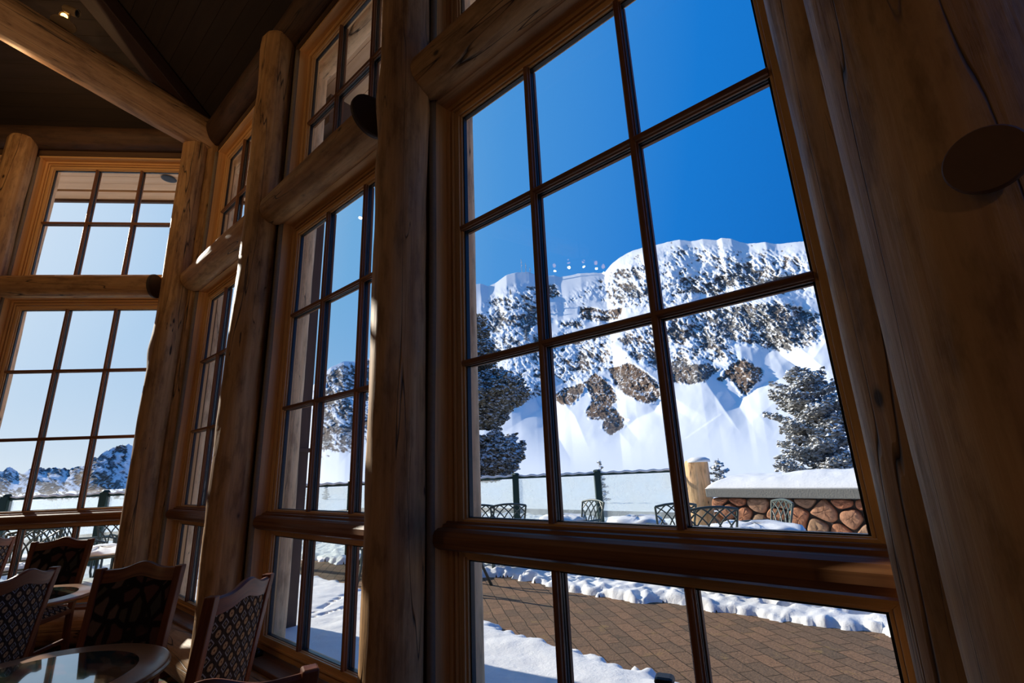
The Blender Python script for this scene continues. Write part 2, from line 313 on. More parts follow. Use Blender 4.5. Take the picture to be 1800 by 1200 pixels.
def tag(o, label=None, cat=None, group=None, kind=None):
    if label: o['label'] = label
    if cat: o['category'] = cat
    if group: o['group'] = group
    if kind: o['kind'] = kind
    return o
def empty(name, loc=(0, 0, 0), rz=0.0):
    o = bpy.data.objects.new(name, None); COL.objects.link(o); o.location = loc; o.rotation_euler = (0, 0, rz); o.empty_display_size = .1; return o
def copy_tree(o, parent=None):
    c = o.copy(); COL.objects.link(c); c.parent = parent
    for ch in [x for x in bpy.data.objects if x.parent == o]: copy_tree(ch, c)
    return c
# numpy value noise
_rs = np.random.RandomState(7); _TAB = _rs.rand(256, 256)
def vnoise(x, y):
    xi = np.floor(x).astype(int); yi = np.floor(y).astype(int); fx = x-xi; fy = y-yi
    fx = fx*fx*fx*(fx*(fx*6-15)+10); fy = fy*fy*fy*(fy*(fy*6-15)+10)
    a = _TAB[xi % 256, yi % 256]; b_ = _TAB[(xi+1) % 256, yi % 256]; c = _TAB[xi % 256, (yi+1) % 256]; d = _TAB[(xi+1) % 256, (yi+1) % 256]
    return (a*(1-fx)+b_*fx)*(1-fy)+(c*(1-fx)+d*fx)*fy
def fbm(x, y, o=5, g=.5):
    s_ = 0; a = 1; tt = 0
    for i in range(o): s_ = s_+a*vnoise(x+17.3*i, y+9.1*i); tt += a; a *= g; x = x*2.03; y = y*2.03
    return s_/tt
def log_obj(name, p0, p1, r, material, label=None, cat='log', seed=0, r1=None, rough=.05, group=None, n=40, parent=None, knob=.0):
    """round timber with hand-peeled waviness; local Z runs along the log"""
    p0, p1 = Vector(p0), Vector(p1); L = (p1-p0).length; r1 = r1 or r; rg = random.Random(seed)
    m_ = max(10, int(L/.05)); 
    th = np.linspace(0, 2*PI, n, endpoint=False); zz = np.linspace(0, L, m_+1)
    T, Z = np.meshgrid(th, zz)
    cx, sy = np.cos(T), np.sin(T)
    nz = fbm(cx*1.3+seed*3.1+5+Z*.9, sy*1.3+Z*1.1+seed, 4)-.5
    nz2 = fbm(cx*4+seed*7+50+Z*1.5, sy*4+Z*.7+30, 3)-.5
    rad = (r+(r1-r)*Z/L)*(1+rough*2.2*nz+rough*1.0*nz2)
    for k in range(int(L*1.2)):
        tk, zk, ak = rg.uniform(0, 2*PI), rg.uniform(0, L), rg.uniform(.4, 1)*knob
        dt = np.abs((T-tk+PI) % (2*PI)-PI); rad = rad+r*ak*np.exp(-(dt/.5)**2-((Z-zk)/.16)**2)
    # eased ends
    e = .03; ed = np.minimum(Z, L-Z); rad = rad*np.where(ed < 1e-6, 1-e/r*.6, 1)
    mb = MB(); rings = []
    wob = [(rough*r*.6*math.sin(2.1*z+seed), rough*r*.6*math.cos(1.7*z+seed*2)) for z in zz]
    for k in range(m_+1): rings.append([Vector((rad[k, i]*math.cos(th[i])+wob[k][0], rad[k, i]*math.sin(th[i])+wob[k][1], zz[k])) for i in range(n)])
    mb.quadstrip(rings)
    o = mb.build(name, material, parent, smooth=True, ang=math.radians(50))
    q = (p1-p0).to_track_quat('Z', 'Y'); o.rotation_mode = 'QUATERNION'; o.rotation_quaternion = q; o.location = p0
    if label: tag(o, label, cat, group)
    return o
# ------------------------------------------------------------------ the bay: wall frames
CD = Vector((.69, .724, 0)).normalized(); CN = Vector((-CD.y, CD.x, 0)); CP = Vector((-4.106, .76, 0))
CRZ = math.atan2(CD.y, CD.x)
ED = Vector((.69, -.724, 0)).normalized(); EN = Vector((.724, .69, 0)).normalized(); EP = Vector((.135, 1, 0))
def A_(x, out, z): return W(x, 1+out, z)
def C_(s, out, z): p = CP+CD*s+CN*out; return W(p.x, p.y, z)
def E_(s, out, z): p = EP+ED*s+EN*out; return W(p.x, p.y, z)
CS = .328                       # corner between the two glazed walls, along the C frame
def zz(k): return CAMZ+k*D
GW = .943                       # glass width of every bay, in units of D
def prism(mb, pts, z0, z1):
    """plan polygon (list of (x,y) metres) extruded in z"""
    b0 = len(mb.v); n = len(pts)
    for z in (z0, z1): mb.v += [(p[0], p[1], z if not callable(z) else z(p)) for p in pts]
    for i in range(n):
        j = (i+1) % n; L = math.dist(pts[i][:2], pts[j][:2])
        mb.f.append((b0+i, b0+j, b0+n+j, b0+n+i)); mb.uv.append(((0, 0), (L, 0), (L, z1-z0 if not callable(z1) else 1), (0, z1-z0 if not callable(z1) else 1)))
    # caps: u along the first edge
    e = Vector((pts[1][0]-pts[0][0], pts[1][1]-pts[0][1])).normalized(); q = Vector((-e.y, e.x))
    uvs = [(Vector(p[:2]).dot(e), Vector(p[:2]).dot(q)) for p in pts]
    mb.f.append(tuple(b0+i for i in range(n))[::-1]); mb.uv.append(tuple(uvs[::-1]))
    mb.f.append(tuple(b0+n+i for i in range(n))); mb.uv.append(tuple(uvs))
def rect_frame(mb, x0, x1, z0, z1, t, ya, yb):
    for (a, b_, side) in (((x0, z0), (x1, z0), 0), ((x1, z0), (x1, z1), 1), ((x1, z1), (x0, z1), 2), ((x0, z1), (x0, z0), 3)):
        din = {0: ((1, 1), (-1, 1)), 1: ((-1, 1), (-1, -1)), 2: ((-1, -1), (1, -1)), 3: ((1, -1), (1, 1))}[side]
        rings = []
        for (p, dd) in ((a, din[0]), (b_, din[1])):
            rings.append([Vector((p[0], ya, p[1])), Vector((p[0], yb, p[1])), Vector((p[0]+dd[0]*t, yb, p[1]+dd[1]*t)), Vector((p[0]+dd[0]*t, ya, p[1]+dd[1]*t))])
        mb.quadstrip(rings)
WN = [0]
def steps(mb, x0, x1, z0, z1):
    """the stepped stops and sash between the lining boards and the glass (glass opening x0..x1, z0..z1)"""
    rect_frame(mb, x0-.115, x1+.115, z0-.085, z1+.115, .026, -.022, .05)
    rect_frame(mb, x0-.086, x1+.086, z0-.060, z1+.086, .020, -.008, .05)
    rect_frame(mb, x0-.063, x1+.063, z0-.045, z1+.063, .012, -.030, .05)
    rect_frame(mb, x0-.046, x1+.046, z0-.034, z1+.046, .034, -.020, .05)
    rect_frame(mb, x0-.010, x1+.010, z0-.006, z1+.010, .010, -.008, .03)
def window(loc, rz, z0, z1, hm, low=None, where=''):
    WN[0] += 1; w = GW*D
    root = empty('window_%d' % WN[0], loc, rz); root['kind'] = 'structure'
    zb = (low[0] if low else z0)-.06*D
    lin = MB()
    for xa, xb in ((-.137, -.117), (w+.117, w+.137)): lin.box((xa, -.105, zb), (xb, .09, z1+.117))
    lin.build('lining_board', 'fir', root, bevel=.002)
    lin = MB(); lin.box((-.137, -.105, z1+.117), (w+.137, .09, z1+.137)); lin.build('head_board', 'fir', root, bevel=.002)
    si = MB(); si.box((-.16, -.15, zb-.03), (w+.16, .10, zb)); si.build('sill', 'fir_dark', root, bevel=.006)
    fr_ = MB(); steps(fr_, 0, w, z0, z1)
    if low: steps(fr_, 0, w, low[0], low[1])
    fr_.build('frame', 'fir_dark' if False else 'fir', root, bevel=.0015)
    sp_ = MB(); gp = MB()
    def rows(a, b_, hs):
        rect_frame(sp_, -.004, w+.004, a-.004, b_+.004, .012, .004, .028)
        gp.box((-.002, .010, a-.002), (w+.002, .016, b_+.002))
        for k in (1, 2):
            x = w*(.325 if k == 1 else .668)
            m_ = MB()
            pr = [(-.017, -.004), (.017, -.004), (.017, -.010), (.012, -.013), (.012, -.024), (.006, -.030), (-.006, -.030), (-.012, -.024), (-.012, -.013), (-.017, -.010)]
            m_.quadstrip([[Vector((x+p, q, z)) for p, q in pr] for z in (a, b_)])
            pr2 = [(-.015, .030), (.015, .030), (.015, .046), (-.015, .046)]
            m_.quadstrip([[Vector((x+p, q, z)) for p, q in pr2] for z in (a, b_)])
            m_.build('muntin', 'fir_dark', root)
            sp_.box((x-.011, -.003, a), (x+.011, .0095, b_)); sp_.box((x-.011, .0165, a), (x+.011, .030, b_))
        for z in hs:
            m_ = MB()
            m_.quadstrip([[Vector((xx, q+.0006, z+p)) for p, q in pr] for xx in (0, w)])
            m_.quadstrip([[Vector((xx, q, z+p)) for p, q in pr2] for xx in (0, w)])
            m_.build('muntin', 'fir_dark', root)
            sp_.box((0, -.0028, z-.0105), (w, .0095, z+.0105)); sp_.box((0, .0165, z-.0105), (w, .0298, z+.0105))
    rows(z0, z1, hm)
    if low: rows(low[0], low[1], [])
    sp_.build('glazing_spacer', 'spacer', root); gp.build('glass_pane', 'glass', root)
    if low:
        bmz0, bmz1 = zz(-.207), zz(-.150)
        bb = MB(); pr = [(-.0, bmz0), (-.085, bmz0), (-.108, bmz0+.012), (-.120, bmz0+.035), (-.120, bmz1-.030), (-.108, bmz1-.010), (-.09, bmz1), (-.062, bmz1+.002), (-.058, bmz1+.014), (-.040, bmz1+.018), (-.036, bmz1+.026), (0, bmz1+.026)]
        pr = [(max(a, -.13), b_) for a, b_ in pr]
        bb.quadstrip([[Vector((xx, a, b_)) for a, b_ in pr] for xx in (-.112, w+.112)])
        bb.build('transom_rail', 'fir_dark', root)
    root['label'] = where
    return root
LOW = (zz(-.63), zz(-.235)); MAIN = (zz(-.128), zz(1.238)); TR = (zz(1.505), zz(2.382))
MH = [zz(.327), zz(.790)]; TH = [zz(1.925)]
AB = [-1.052, -2.292, -3.622]; CB = [-.862, -2.10]
wa = []
for k, x in enumerate(AB):
    nm = ('nearest', 'middle', 'farthest')[k]
    wa.append(window(A_(x, 0, 0)*1-Vector((0, 0, CAMZ)), 0, *MAIN, MH, LOW, nm+' tall gridded window of the long wall'))
    window(A_(x, 0, 0)-Vector((0, 0, CAMZ)), 0, *TR, TH, None, nm+' small gridded window above the cross log of the long wall')
for k, s in enumerate(CB):
    window(C_(s, 0, 0)-Vector((0, 0, CAMZ)), CRZ, *MAIN, MH, LOW, 'tall gridded window of the angled wall')
    window(C_(s, 0, 0)-Vector((0, 0, CAMZ)), CRZ, *TR, TH, None, 'small gridded window above the cross log of the angled wall')
EB = [.30, 1.54]; ERZ = math.atan2(ED.y, ED.x)
for k, s in enumerate(EB):
    window(E_(s, 0, 0)-Vector((0, 0, CAMZ)), ERZ, *MAIN, MH, LOW, 'tall gridded window of the right angled wall beside the viewer')
    window(E_(s, 0, 0)-Vector((0, 0, CAMZ)), ERZ, *TR, TH, None, 'small gridded window of the right angled wall beside the viewer')
# hinge and crank of the middle lower sash
h = MB(); h.box((-.085, -.034, zz(-.50)), (-.058, -.02, zz(-.45))); h.box((-.056, -.042, zz(-.505)), (-.03, -.028, zz(-.445))); h.tube([(-.057, -.038, zz(-.51)), (-.057, -.038, zz(-.44))], .006)
h.build('hinge', 'black_metal', wa[1])
h = MB(); h.box((-.04, -.10, zz(-.69)), (.07, -.045, zz(-.69)+.03)); h.tube([(.02, -.075, zz(-.69)+.03), (.02, -.075, zz(-.69)+.05), (.10, -.10, zz(-.69)+.045), (.12, -.10, zz(-.69)+.06)], .008)
h.build('crank_handle', 'black_metal', wa[1], smooth=True)
# wall infill
def wallbox(mb, fn, s0, s1, o0, o1, z0, z1):
    prism(mb, [tuple(fn(s, o, 0))[:2] for s, o in ((s0, o0), (s1, o0), (s1, o1), (s0, o1))], zz(z0), zz(z1))
J = .083                        # lining board outer face beyond the glass
def infill(name, fn, starts, s_lo, s_hi):
    mb = MB(); o0, o1 = -.067, .065
    e = [s_lo]
    for s in sorted(starts): e += [s-J, s+GW+J]
    e.append(s_hi)
    for i in range(0, len(e), 2): wallbox(mb, fn, e[i], e[i+1], o0, o1, -.91, 2.75)
    for s in starts:
        for z0, z1 in ((-.91, -.71), (1.323, 1.426), (2.466, 2.75)): wallbox(mb, fn, s-J, s+GW+J, o0, o1, z0, z1)
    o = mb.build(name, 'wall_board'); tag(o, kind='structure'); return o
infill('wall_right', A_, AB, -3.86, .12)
infill('wall_left', C_, CB, -2.6, CS-.02)
# caulk lines where logs meet the linings
def caulk(fn, s, o, label):
    mb = MB(); p = fn(s, o, 0); pts = [(p.x+.004*math.sin(z*3.1), p.y, z) for z in np.arange(zz(-.9), zz(2.45), .12)]
    mb.tube(pts, .022, 6); c = mb.build('trim_%d' % (WN[0]+len(CK)+1), 'caulk', None, True); c['kind'] = 'structure'; CK.append(c)
CK = []
for s in (-1.052-.080, -2.292-.080, -3.622-.080): caulk(A_, s, -.070, '')
for s in (-.862-.080,): caulk(C_, s, -.070, '')
# floor, far walls, roof
FP = [(-5.95, -4.25), (2.05, -4.25), (2.05, -.95), (.16, 1.05), (-3.9, 1.05), (-5.95, -1.13)]
mb = MB(); prism(mb, [(x*D, y*D) for x, y in FP], -.2, 0.0); tag(mb.build('floor', 'carpet'), kind='structure')
infill('wall_near', E_, EB, 0.0, 2.75); mb = MB(); wallbox(mb, E_, 0.0, 2.75, -.055, .10, 2.75, 4.9); tag(mb.build('wall_near_top', 'wall_board'), kind='structure')
def plainwall(name, a, b_, z1=4.9):
    mb = MB(); a = Vector(a)*D; b_ = Vector(b_)*D; d = (b_-a).normalized(); q = Vector((d.y, -d.x))*.15
    prism(mb, [tuple(a), tuple(b_), tuple(b_+q), tuple(a+q)], 0, zz(z1)); tag(mb.build(name, 'wall_board'), kind='structure')
plainwall('wall_behind', (-5.95, -4.25), (2.05, -4.25)); plainwall('wall_side', (2.05, -4.25), (2.05, -.93)); plainwall('wall_far', (-5.95, -1.1), (-5.95, -4.25))
# sloping board ceiling, one face over each glazed wall
SL = .5
def ceil_face(fn, lohi):
    mb = MB()
    for t, lift in ((-.06, 0.0), (-.104, .045)):
     k = 0
     while t < 4.2:
         t1 = t+.088; a, b_ = lohi(t), lohi(t1); g = .002
         pts = [fn(a[0], -t-g, 0), fn(a[1], -t-g, 0), fn(b_[1], -t1, 0), fn(b_[0], -t1, 0)]
         b0 = len(mb.v); zc = [2.69+SL*t, 2.69+SL*t, 2.69+SL*t1, 2.69+SL*t1]; g2 = .012 if k % 2 else .0
         for dz in (lift, lift+.03):
             mb.v += [(p.x, p.y, zz(z)+dz) for p, z in zip(pts, zc)]
         L = (pts[1]-pts[0]).length; u0 = k*.7
         mb.f.append((b0, b0+1, b0+2, b0+3)); mb.uv.append(((u0, 0), (u0+L, 0), (u0+L, .15), (u0, .15)))
         mb.f.append((b0+7, b0+6, b0+5, b0+4)); mb.uv.append(((0, 0), (L, 0), (L, .15), (0, .15)))
         for i in range(4):
             j = (i+1) % 4; mb.f.append((b0+i, b0+4+i, b0+4+j, b0+j)); mb.uv.append(((0, 0), (0, .03), (L, .03), (L, 0)))
         t = t1; k += 1
    return mb
cA = ceil_face(A_, lambda t: (-3.88+.428*t, .135-.428*t)); cC = ceil_face(C_, lambda t: (-4.6, CS-.428*t))
n0 = len(cA.v); cA.v += cC.v; cA.f += [tuple(i+n0 for i in f) for f in cC.f]; cA.uv += cC.uv
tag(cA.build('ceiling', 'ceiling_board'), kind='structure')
mb = MB(); prism(mb, [(x*D*1.02, y*D*1.02) for x, y in ((-6.6, -4.4), (2.2, -4.4), (2.2, 1.0), (-3.0, 1.0), (-6.6, -.6))], zz(4.9), zz(5.0)); tag(mb.build('ceiling_top', 'ceiling_board'), kind='structure')
# soffit of the eaves
mb = MB(); dk = MB()
def eave(m_, w0, w1, z0, z1):
    mt = lambda w: -.428*w
    a = [A_(-3.88-.428*w0, w0, 0), A_(.6, w0, 0), A_(.6, w1, 0), A_(-3.88-.428*w1, w1, 0)]
    prism(m_, [tuple(p)[:2] for p in a], zz(z0), zz(z1))
    a = [C_(-2.8, w0, 0), C_(CS+.428*w0, w0, 0), C_(CS+.428*w1, w1, 0), C_(-2.8, w1, 0)]
    prism(m_, [tuple(p)[:2] for p in a], zz(z0), zz(z1))
for w0, w1 in ((.03, .13), (.133, .232), (.235, .335), (.338, .438), (.441, .538), (.572, .695)): eave(mb, w0, w1, 2.56, 2.585)
so_ = mb.build('trim_1', 'soffit'); so_['kind'] = 'structure'
eave(dk, -.05, .70, 2.60, 2.75); eave(dk, .697, .722, 2.535, 2.70); x = dk.build('trim_2', 'brown_trim'); x['kind'] = 'structure'
mb = MB(); p = C_(0, 0, 0); hd = onz(297, 314, zz(2.556)); mb.lathe([(.0, 0), (.085, 0), (.095, -.006), (.07, -.01), (.0, -.01)], (hd.x, hd.y, zz(2.556)), 24)
tag(mb.build('recessed_light', 'black_metal'), 'round black recessed light in the tan soffit outside the angled wall', 'light')
# ------------------------------------------------------------------ log posts and beams
LR = .085*D
log_obj('log_post', A_(-1.195, -.150, -.9), A_(-1.195, -.150, 2.55), LR, 'log', 'hand-peeled log post between the nearest and middle tall windows', seed=3, knob=.16, rough=.06)
log_obj('log_post', A_(-2.480, -.135, -.9), A_(-2.480, -.135, 2.55), LR, 'log', 'rough log post between the middle and farthest tall windows', seed=8, knob=.22, rough=.09)
log_obj('log_post', W(-3.800, .815, -.9), W(-3.800, .815, 2.55), LR*.98, 'log', 'cracked log post standing in the corner of the bay', seed=11, knob=.2, rough=.07)
log_obj('log_post', A_(-3.775, -.065, -.9), A_(-3.775, -.065, 2.55), LR*.72, 'log', 'slim log beside the corner post, against the farthest window', seed=14, rough=.04)
log_obj('log_post', C_(.235, -.06, -.9), C_(.235, -.06, 2.55), LR*.6, 'log', 'slim log behind the corner post, against the angled wall window', seed=15, rough=.04)
log_obj('log_post', C_(-1.005, -.14, -.9), C_(-1.005, -.14, 2.55), LR, 'log', 'log post at the left edge of the picture, left of the angled wall window', seed=21, rough=.05)
log_obj('log_post', A_(.000, -.100, -.9), A_(.008, -.100, 3.0), LR*1.0, 'log', 'dark narrow log post at the right side of the nearest window', seed=31, rough=.03, knob=.05)
big = log_obj('log_post', W(.095, .775, -.9), W(.105, .800, 3.0), .125*D, 'log', 'very thick dark cracked log post along the right edge of the picture', seed=42, rough=.03, r1=.108*D, n=64)
# plates on the logs
def disc(c, nrm_, r, th_, label, material='dark_disc', tilt=0):
    mb = MB(); mb.lathe([(0, 0), (r, 0), (r, th_*.7), (r*.95, th_), (0, th_)], (0, 0, 0), 40)
    o = mb.build('round_plate', material, bevel=0); o.rotation_mode = 'QUATERNION'; o.rotation_quaternion = Vector(nrm_).to_track_quat('Z', 'Y'); o.location = c; tag(o, label, 'plate'); return o
plain('plate_wood', (.13, .06, .03), .6, var=.15)
bd = ray(1735, 285).normalized(); hd_ = Vector((bd.x, bd.y, 0)).normalized()
t_ = .655*D/math.hypot(bd.x, bd.y); pc = EYE+bd*t_
disc(pc-hd_*.006, (-hd_.x-.12, -hd_.y, -.10), .056, .014, 'oval brown wooden plate screwed to the very thick log at the right', 'plate_wood')
disc(A_(-1.415, -.15, 1.36), (1, 0, 0), .088*D, .03, 'dark round plate at the end of the cross log, left of the nearest window post')
disc(C_(.085, -.14, 1.36), tuple(CD), .085*D, .03, 'dark round plate at the end of the cross log on the angled wall')
XY = -.11
log_obj('cross_log', A_(-1.135, XY, 1.372), A_(.06, XY, 1.372), .0800*D, 'log', 'horizontal log above the nearest tall window', seed=51, rough=.03)
log_obj('cross_log', A_(-2.400, XY, 1.372), A_(-1.405, XY, 1.372), .0785*D, 'log', 'horizontal log above the middle tall window', seed=52, rough=.03)
log_obj('cross_log', A_(-3.700, XY, 1.372), A_(-2.55, XY, 1.372), .0800*D, 'log', 'sunlit horizontal log above the farthest tall window', seed=53, rough=.06, knob=.12)
log_obj('cross_log', C_(-.935, XY, 1.372), C_(.09, XY, 1.372), .0785*D, 'log', 'horizontal log above the angled wall window', seed=54, rough=.03)
log_obj('cross_log', C_(-2.18, XY, 1.372), C_(-1.07, XY, 1.372), .0785*D, 'log', 'horizontal log left of the leftmost post', seed=55, rough=.03)
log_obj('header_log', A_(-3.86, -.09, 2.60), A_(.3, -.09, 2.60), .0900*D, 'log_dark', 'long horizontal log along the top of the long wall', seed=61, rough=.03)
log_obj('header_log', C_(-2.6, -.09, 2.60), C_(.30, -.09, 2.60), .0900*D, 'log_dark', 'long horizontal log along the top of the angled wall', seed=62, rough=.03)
hb0 = W(-3.80, .90, 2.60); hb1 = W(-3.50, -.24, 2.60); hb2 = hb0+(hb1-hb0)*3.2
log_obj('tie_beam', hb0, hb2, .132*D, 'log', 'thick log beam crossing the ceiling from the bay corner', seed=71, rough=.03, r1=.105*D, n=56)
# base logs along the floor
log_obj('base_log', A_(-3.70, -.09, -.80), A_(.0, -.09, -.80), .095*D, 'log', 'log lying at the foot of the long wall under its windows', seed=81, rough=.05)
log_obj('base_log', C_(-2.6, -.09, -.80), C_(.15, -.09, -.80), .095*D, 'log', 'log lying at the foot of the angled wall under its windows', seed=82, rough=.05)
# hip rafter under the boards
mb = MB(); a = W(-3.88+.428*.05, 1-.05, 2.64); b_ = W(-3.88+.428*4.1, 1-4.1, 2.64+SL*4.05)
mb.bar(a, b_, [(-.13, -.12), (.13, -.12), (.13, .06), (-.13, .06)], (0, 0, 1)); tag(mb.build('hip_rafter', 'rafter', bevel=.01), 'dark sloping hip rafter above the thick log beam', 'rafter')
# outside logs against the wall
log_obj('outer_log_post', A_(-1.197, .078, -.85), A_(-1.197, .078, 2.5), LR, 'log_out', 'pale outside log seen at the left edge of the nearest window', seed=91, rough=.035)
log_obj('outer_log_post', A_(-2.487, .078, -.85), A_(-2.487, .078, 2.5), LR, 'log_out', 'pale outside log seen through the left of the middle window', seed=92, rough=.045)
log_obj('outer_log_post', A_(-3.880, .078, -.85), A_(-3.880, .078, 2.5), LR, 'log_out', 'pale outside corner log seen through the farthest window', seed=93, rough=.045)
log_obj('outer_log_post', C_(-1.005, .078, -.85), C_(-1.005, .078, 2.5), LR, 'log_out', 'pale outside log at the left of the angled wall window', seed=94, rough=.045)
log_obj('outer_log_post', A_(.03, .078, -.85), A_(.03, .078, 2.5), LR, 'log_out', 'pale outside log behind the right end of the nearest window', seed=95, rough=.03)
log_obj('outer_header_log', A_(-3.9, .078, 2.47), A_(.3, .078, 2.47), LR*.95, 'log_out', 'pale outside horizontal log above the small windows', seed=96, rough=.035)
# brown timber box post outside the middle window
bp = W(-2.875, 1.345, 0); root = empty('timber_post', (bp.x, bp.y, DECK), .0)
mb = MB(); mb.box((-.075, -.075, 0), (.075, .075, zz(2.55)-DECK)); mb.build('post', 'brown_trim', root, bevel=.006)
mb = MB(); mb.box((-.10, -.10, zz(.165)-DECK-.02), (.10, .10, zz(.165)-DECK+.02)); mb.build('collar', 'brown_trim', root, bevel=.006)
mb = MB(); rect_frame(mb, .06, .55, zz(1.86)-DECK, zz(2.2)-DECK, .07, -.10, .10); mb.build('bracket_frame', 'brown_trim', root, bevel=.004)
mb = MB(); mb.box((-.28, -.22, zz(2.2)-DECK), (.60, .25, zz(2.42)-DECK)); mb.build('bracket_cap', 'brown_trim', root, bevel=.004)
tag(root, 'dark brown timber post outside, seen through the middle window', 'post')
# track lights on the tie beam
tl_ = onz(112, 40, 2.60*D+CAMZ+.24); root = empty('spotlight', tl_, .3)
mb = MB(); mb.lathe([(0, 0), (.10, 0), (.10, .012), (0, .015)], (0, 0, -.02), 28); mb.build('base_plate', 'lamp_body', root, True, ang=.6)
def head(dx, aim, on):
    mb = MB(); M_ = Matrix.Translation((dx, 0, .10)) @ Vector(aim).to_track_quat('Z', 'Y').to_matrix().to_4x4()
    mb.lathe([(.0, -.07), (.030, -.065), (.042, -.03), (.042, .06), (.036, .062), (.034, .05), (0, .05)], (0, 0, 0), 24, M_); hd = mb.build('lamp_head', 'lamp_body', root, True, ang=.6)
    mb = MB(); mb.tube([(dx, 0, -.01), (dx, 0, .07)], .009, 8); mb.build('stem', 'lamp_body', root)
    mb = MB(); mb.lathe([(0, .051), (.028, .051), (.024, .056), (0, .06)], (0, 0, 0), 20, M_); mb.build('bulb', 'bulb' if on else 'spacer', hd, True)
dirc = (EYE-tl_).normalized(); dirc = Matrix.Rotation(-.3, 3, 'Z') @ dirc
head(-.03, (dirc.x, dirc.y, dirc.z), True); head(.10, (.6, .5, -.25), False)
tag(root, 'small twin spotlight with one glowing bulb on top of the thick log beam', 'spotlight')
def warm(loc, e, size=.12, aim=None):
    l = bpy.data.lights.new('lamp_or_fill_light', 'SPOT' if aim else 'POINT'); l.energy = e; l.color = (1, .62, .3); l.shadow_soft_size = size
    if aim: l.spot_size = math.radians(58); l.spot_blend = 1
    o = bpy.data.objects.new('lamp_or_fill_light', l); COL.objects.link(o); o.location = loc
    if aim: o.rotation_euler = (-(Vector(aim)-Vector(loc))).to_track_quat('Z', 'Y').to_euler()
# five bulb chandelier behind the eye: it shows as small reflections in the nearest window
cen = None; bl = []
for px, py in ((973, 466), (998, 459), (1024, 458), (1046, 461), (1059, 468)):
    r_ = ray(px, py); t_ = (2*D+3.4+.25*math.cos(px*.11))/r_.y; p = EYE+r_*t_; bl.append(Vector((p.x, 2*D-p.y, p.z)))
cen = sum(bl, Vector())/5; root = empty('chandelier', (cen.x, cen.y, cen.z))
mb = MB(); mb.tube([(.42*math.cos(i*PI/16), .42*math.sin(i*PI/16), -.10) for i in range(32)], .022, 8, closed_path=True); mb.build('ring', 'black_metal', root, True)
mb = MB(); mb.tube([(0, 0, -.1), (0, 0, 1.6)], .012, 8); mb.build('stem', 'black_metal', root, True)
for p in bl:
    q = p-cen; mb = MB(); mb.tube([(0, 0, .1), (q.x*.6, q.y*.6, -.12), (q.x, q.y, -.10)], .010, 6); mb.build('arm', 'black_metal', root, True)
    mb = MB(); mb.lathe([(0, -.035), (.022, -.03), (.032, 0), (.022, .035), (.0, .05)], tuple(q), 14); mb.build('bulb', 'bulb', root, True)
    warm(p+Vector((0, 0, -.11)), 5.5, .02)
tag(root, 'chandelier behind the viewer, reflected as five small lights over the mountain ridge', 'chandelier')
warm(tuple(tl_+Vector((-.5, -.3, -.5))), 12, .02); warm((-3.6, -3.6, 2.2), 12, .02); warm((2.3, -1.6, 2.9), 13, .03)  # spotlight glow first, the rest are added warm fill lights without fixtures
warm((-1.2, -3.4, 2.6), 260, .05, (-5.6, .1, 5.75))
# ------------------------------------------------------------------ terrace: pavers and snow
mb = MB(); prism(mb, [tuple(E_(2.75, .06, 0))[:2], (9, -8), (9, 14), (-20, 14), (-20, -9), tuple(C_(-2.75, .06, 0))[:2], tuple(C_(CS, .06, 0))[:2], tuple(E_(0, .06, 0))[:2]], DECK-.5, DECK)
tag(mb.build('ground', 'pavers'), kind='structure')
def snowfield(name, x0, x1, y0, y1, st, depthf, label, cat='snow', base=DECK):
    nx, ny = int((x1-x0)/st)+1, int((y1-y0)/st)+1
    X, Y = np.meshgrid(np.linspace(x0, x1, nx), np.linspace(y0, y1, ny)); H = depthf(X, Y)
    keep = H > -.02
    idx = -np.ones(X.shape, int); use = keep.copy()
    use[1:, :] |= keep[:-1, :]; use[:-1, :] |= keep[1:, :]; use[:, 1:] |= keep[:, :-1]; use[:, :-1] |= keep[:, 1:]
    use[1:, 1:] |= keep[:-1, :-1]; use[:-1, :-1] |= keep[1:, 1:]
    idx[use] = np.arange(use.sum()); Z = base+np.maximum(H, -.02)
    v = np.stack([X[use], Y[use], Z[use]], 1)
    a, b_, c, d = idx[:-1, :-1], idx[:-1, 1:], idx[1:, 1:], idx[1:, :-1]
    ok = (a >= 0) & (b_ >= 0) & (c >= 0) & (d >= 0) & (keep[:-1, :-1] | keep[:-1, 1:] | keep[1:, 1:] | keep[1:, :-1])
    f = np.stack([a[ok], b_[ok], c[ok], d[ok]], 1)
    me = bpy.data.meshes.new(name); me.from_pydata(v.tolist(), [], f.tolist()); me.materials.append(MATS['snow']); me.shade_smooth()
    o = bpy.data.objects.new(name, me); COL.objects.link(o); tag(o, label, cat, kind='stuff'); return o
def lumps(X, Y, s_):
    return fbm(X*s_+40, Y*s_+70, 4)
def yedge(X, pts):
    xs = [p[0] for p in pts]; ys = [p[1] for p in pts]; return np.interp(X, xs, ys)
_g = lambda px, py: tuple(onz(px, py, DECK))[:2]
NEAR = sorted([_g(845, 1105), _g(920, 1128), _g(1000, 1150), _g(1150, 1190), _g(610, 1040), _g(540, 1020), _g(1400, 1262)])
FAR = sorted([_g(845, 1012), _g(900, 1014), _g(960, 1026), _g(1000, 1040), _g(1100, 1055), _g(1200, 1066), _g(1400, 1092), _g(1560, 1117), _g(540, 985), _g(1650, 1125)])
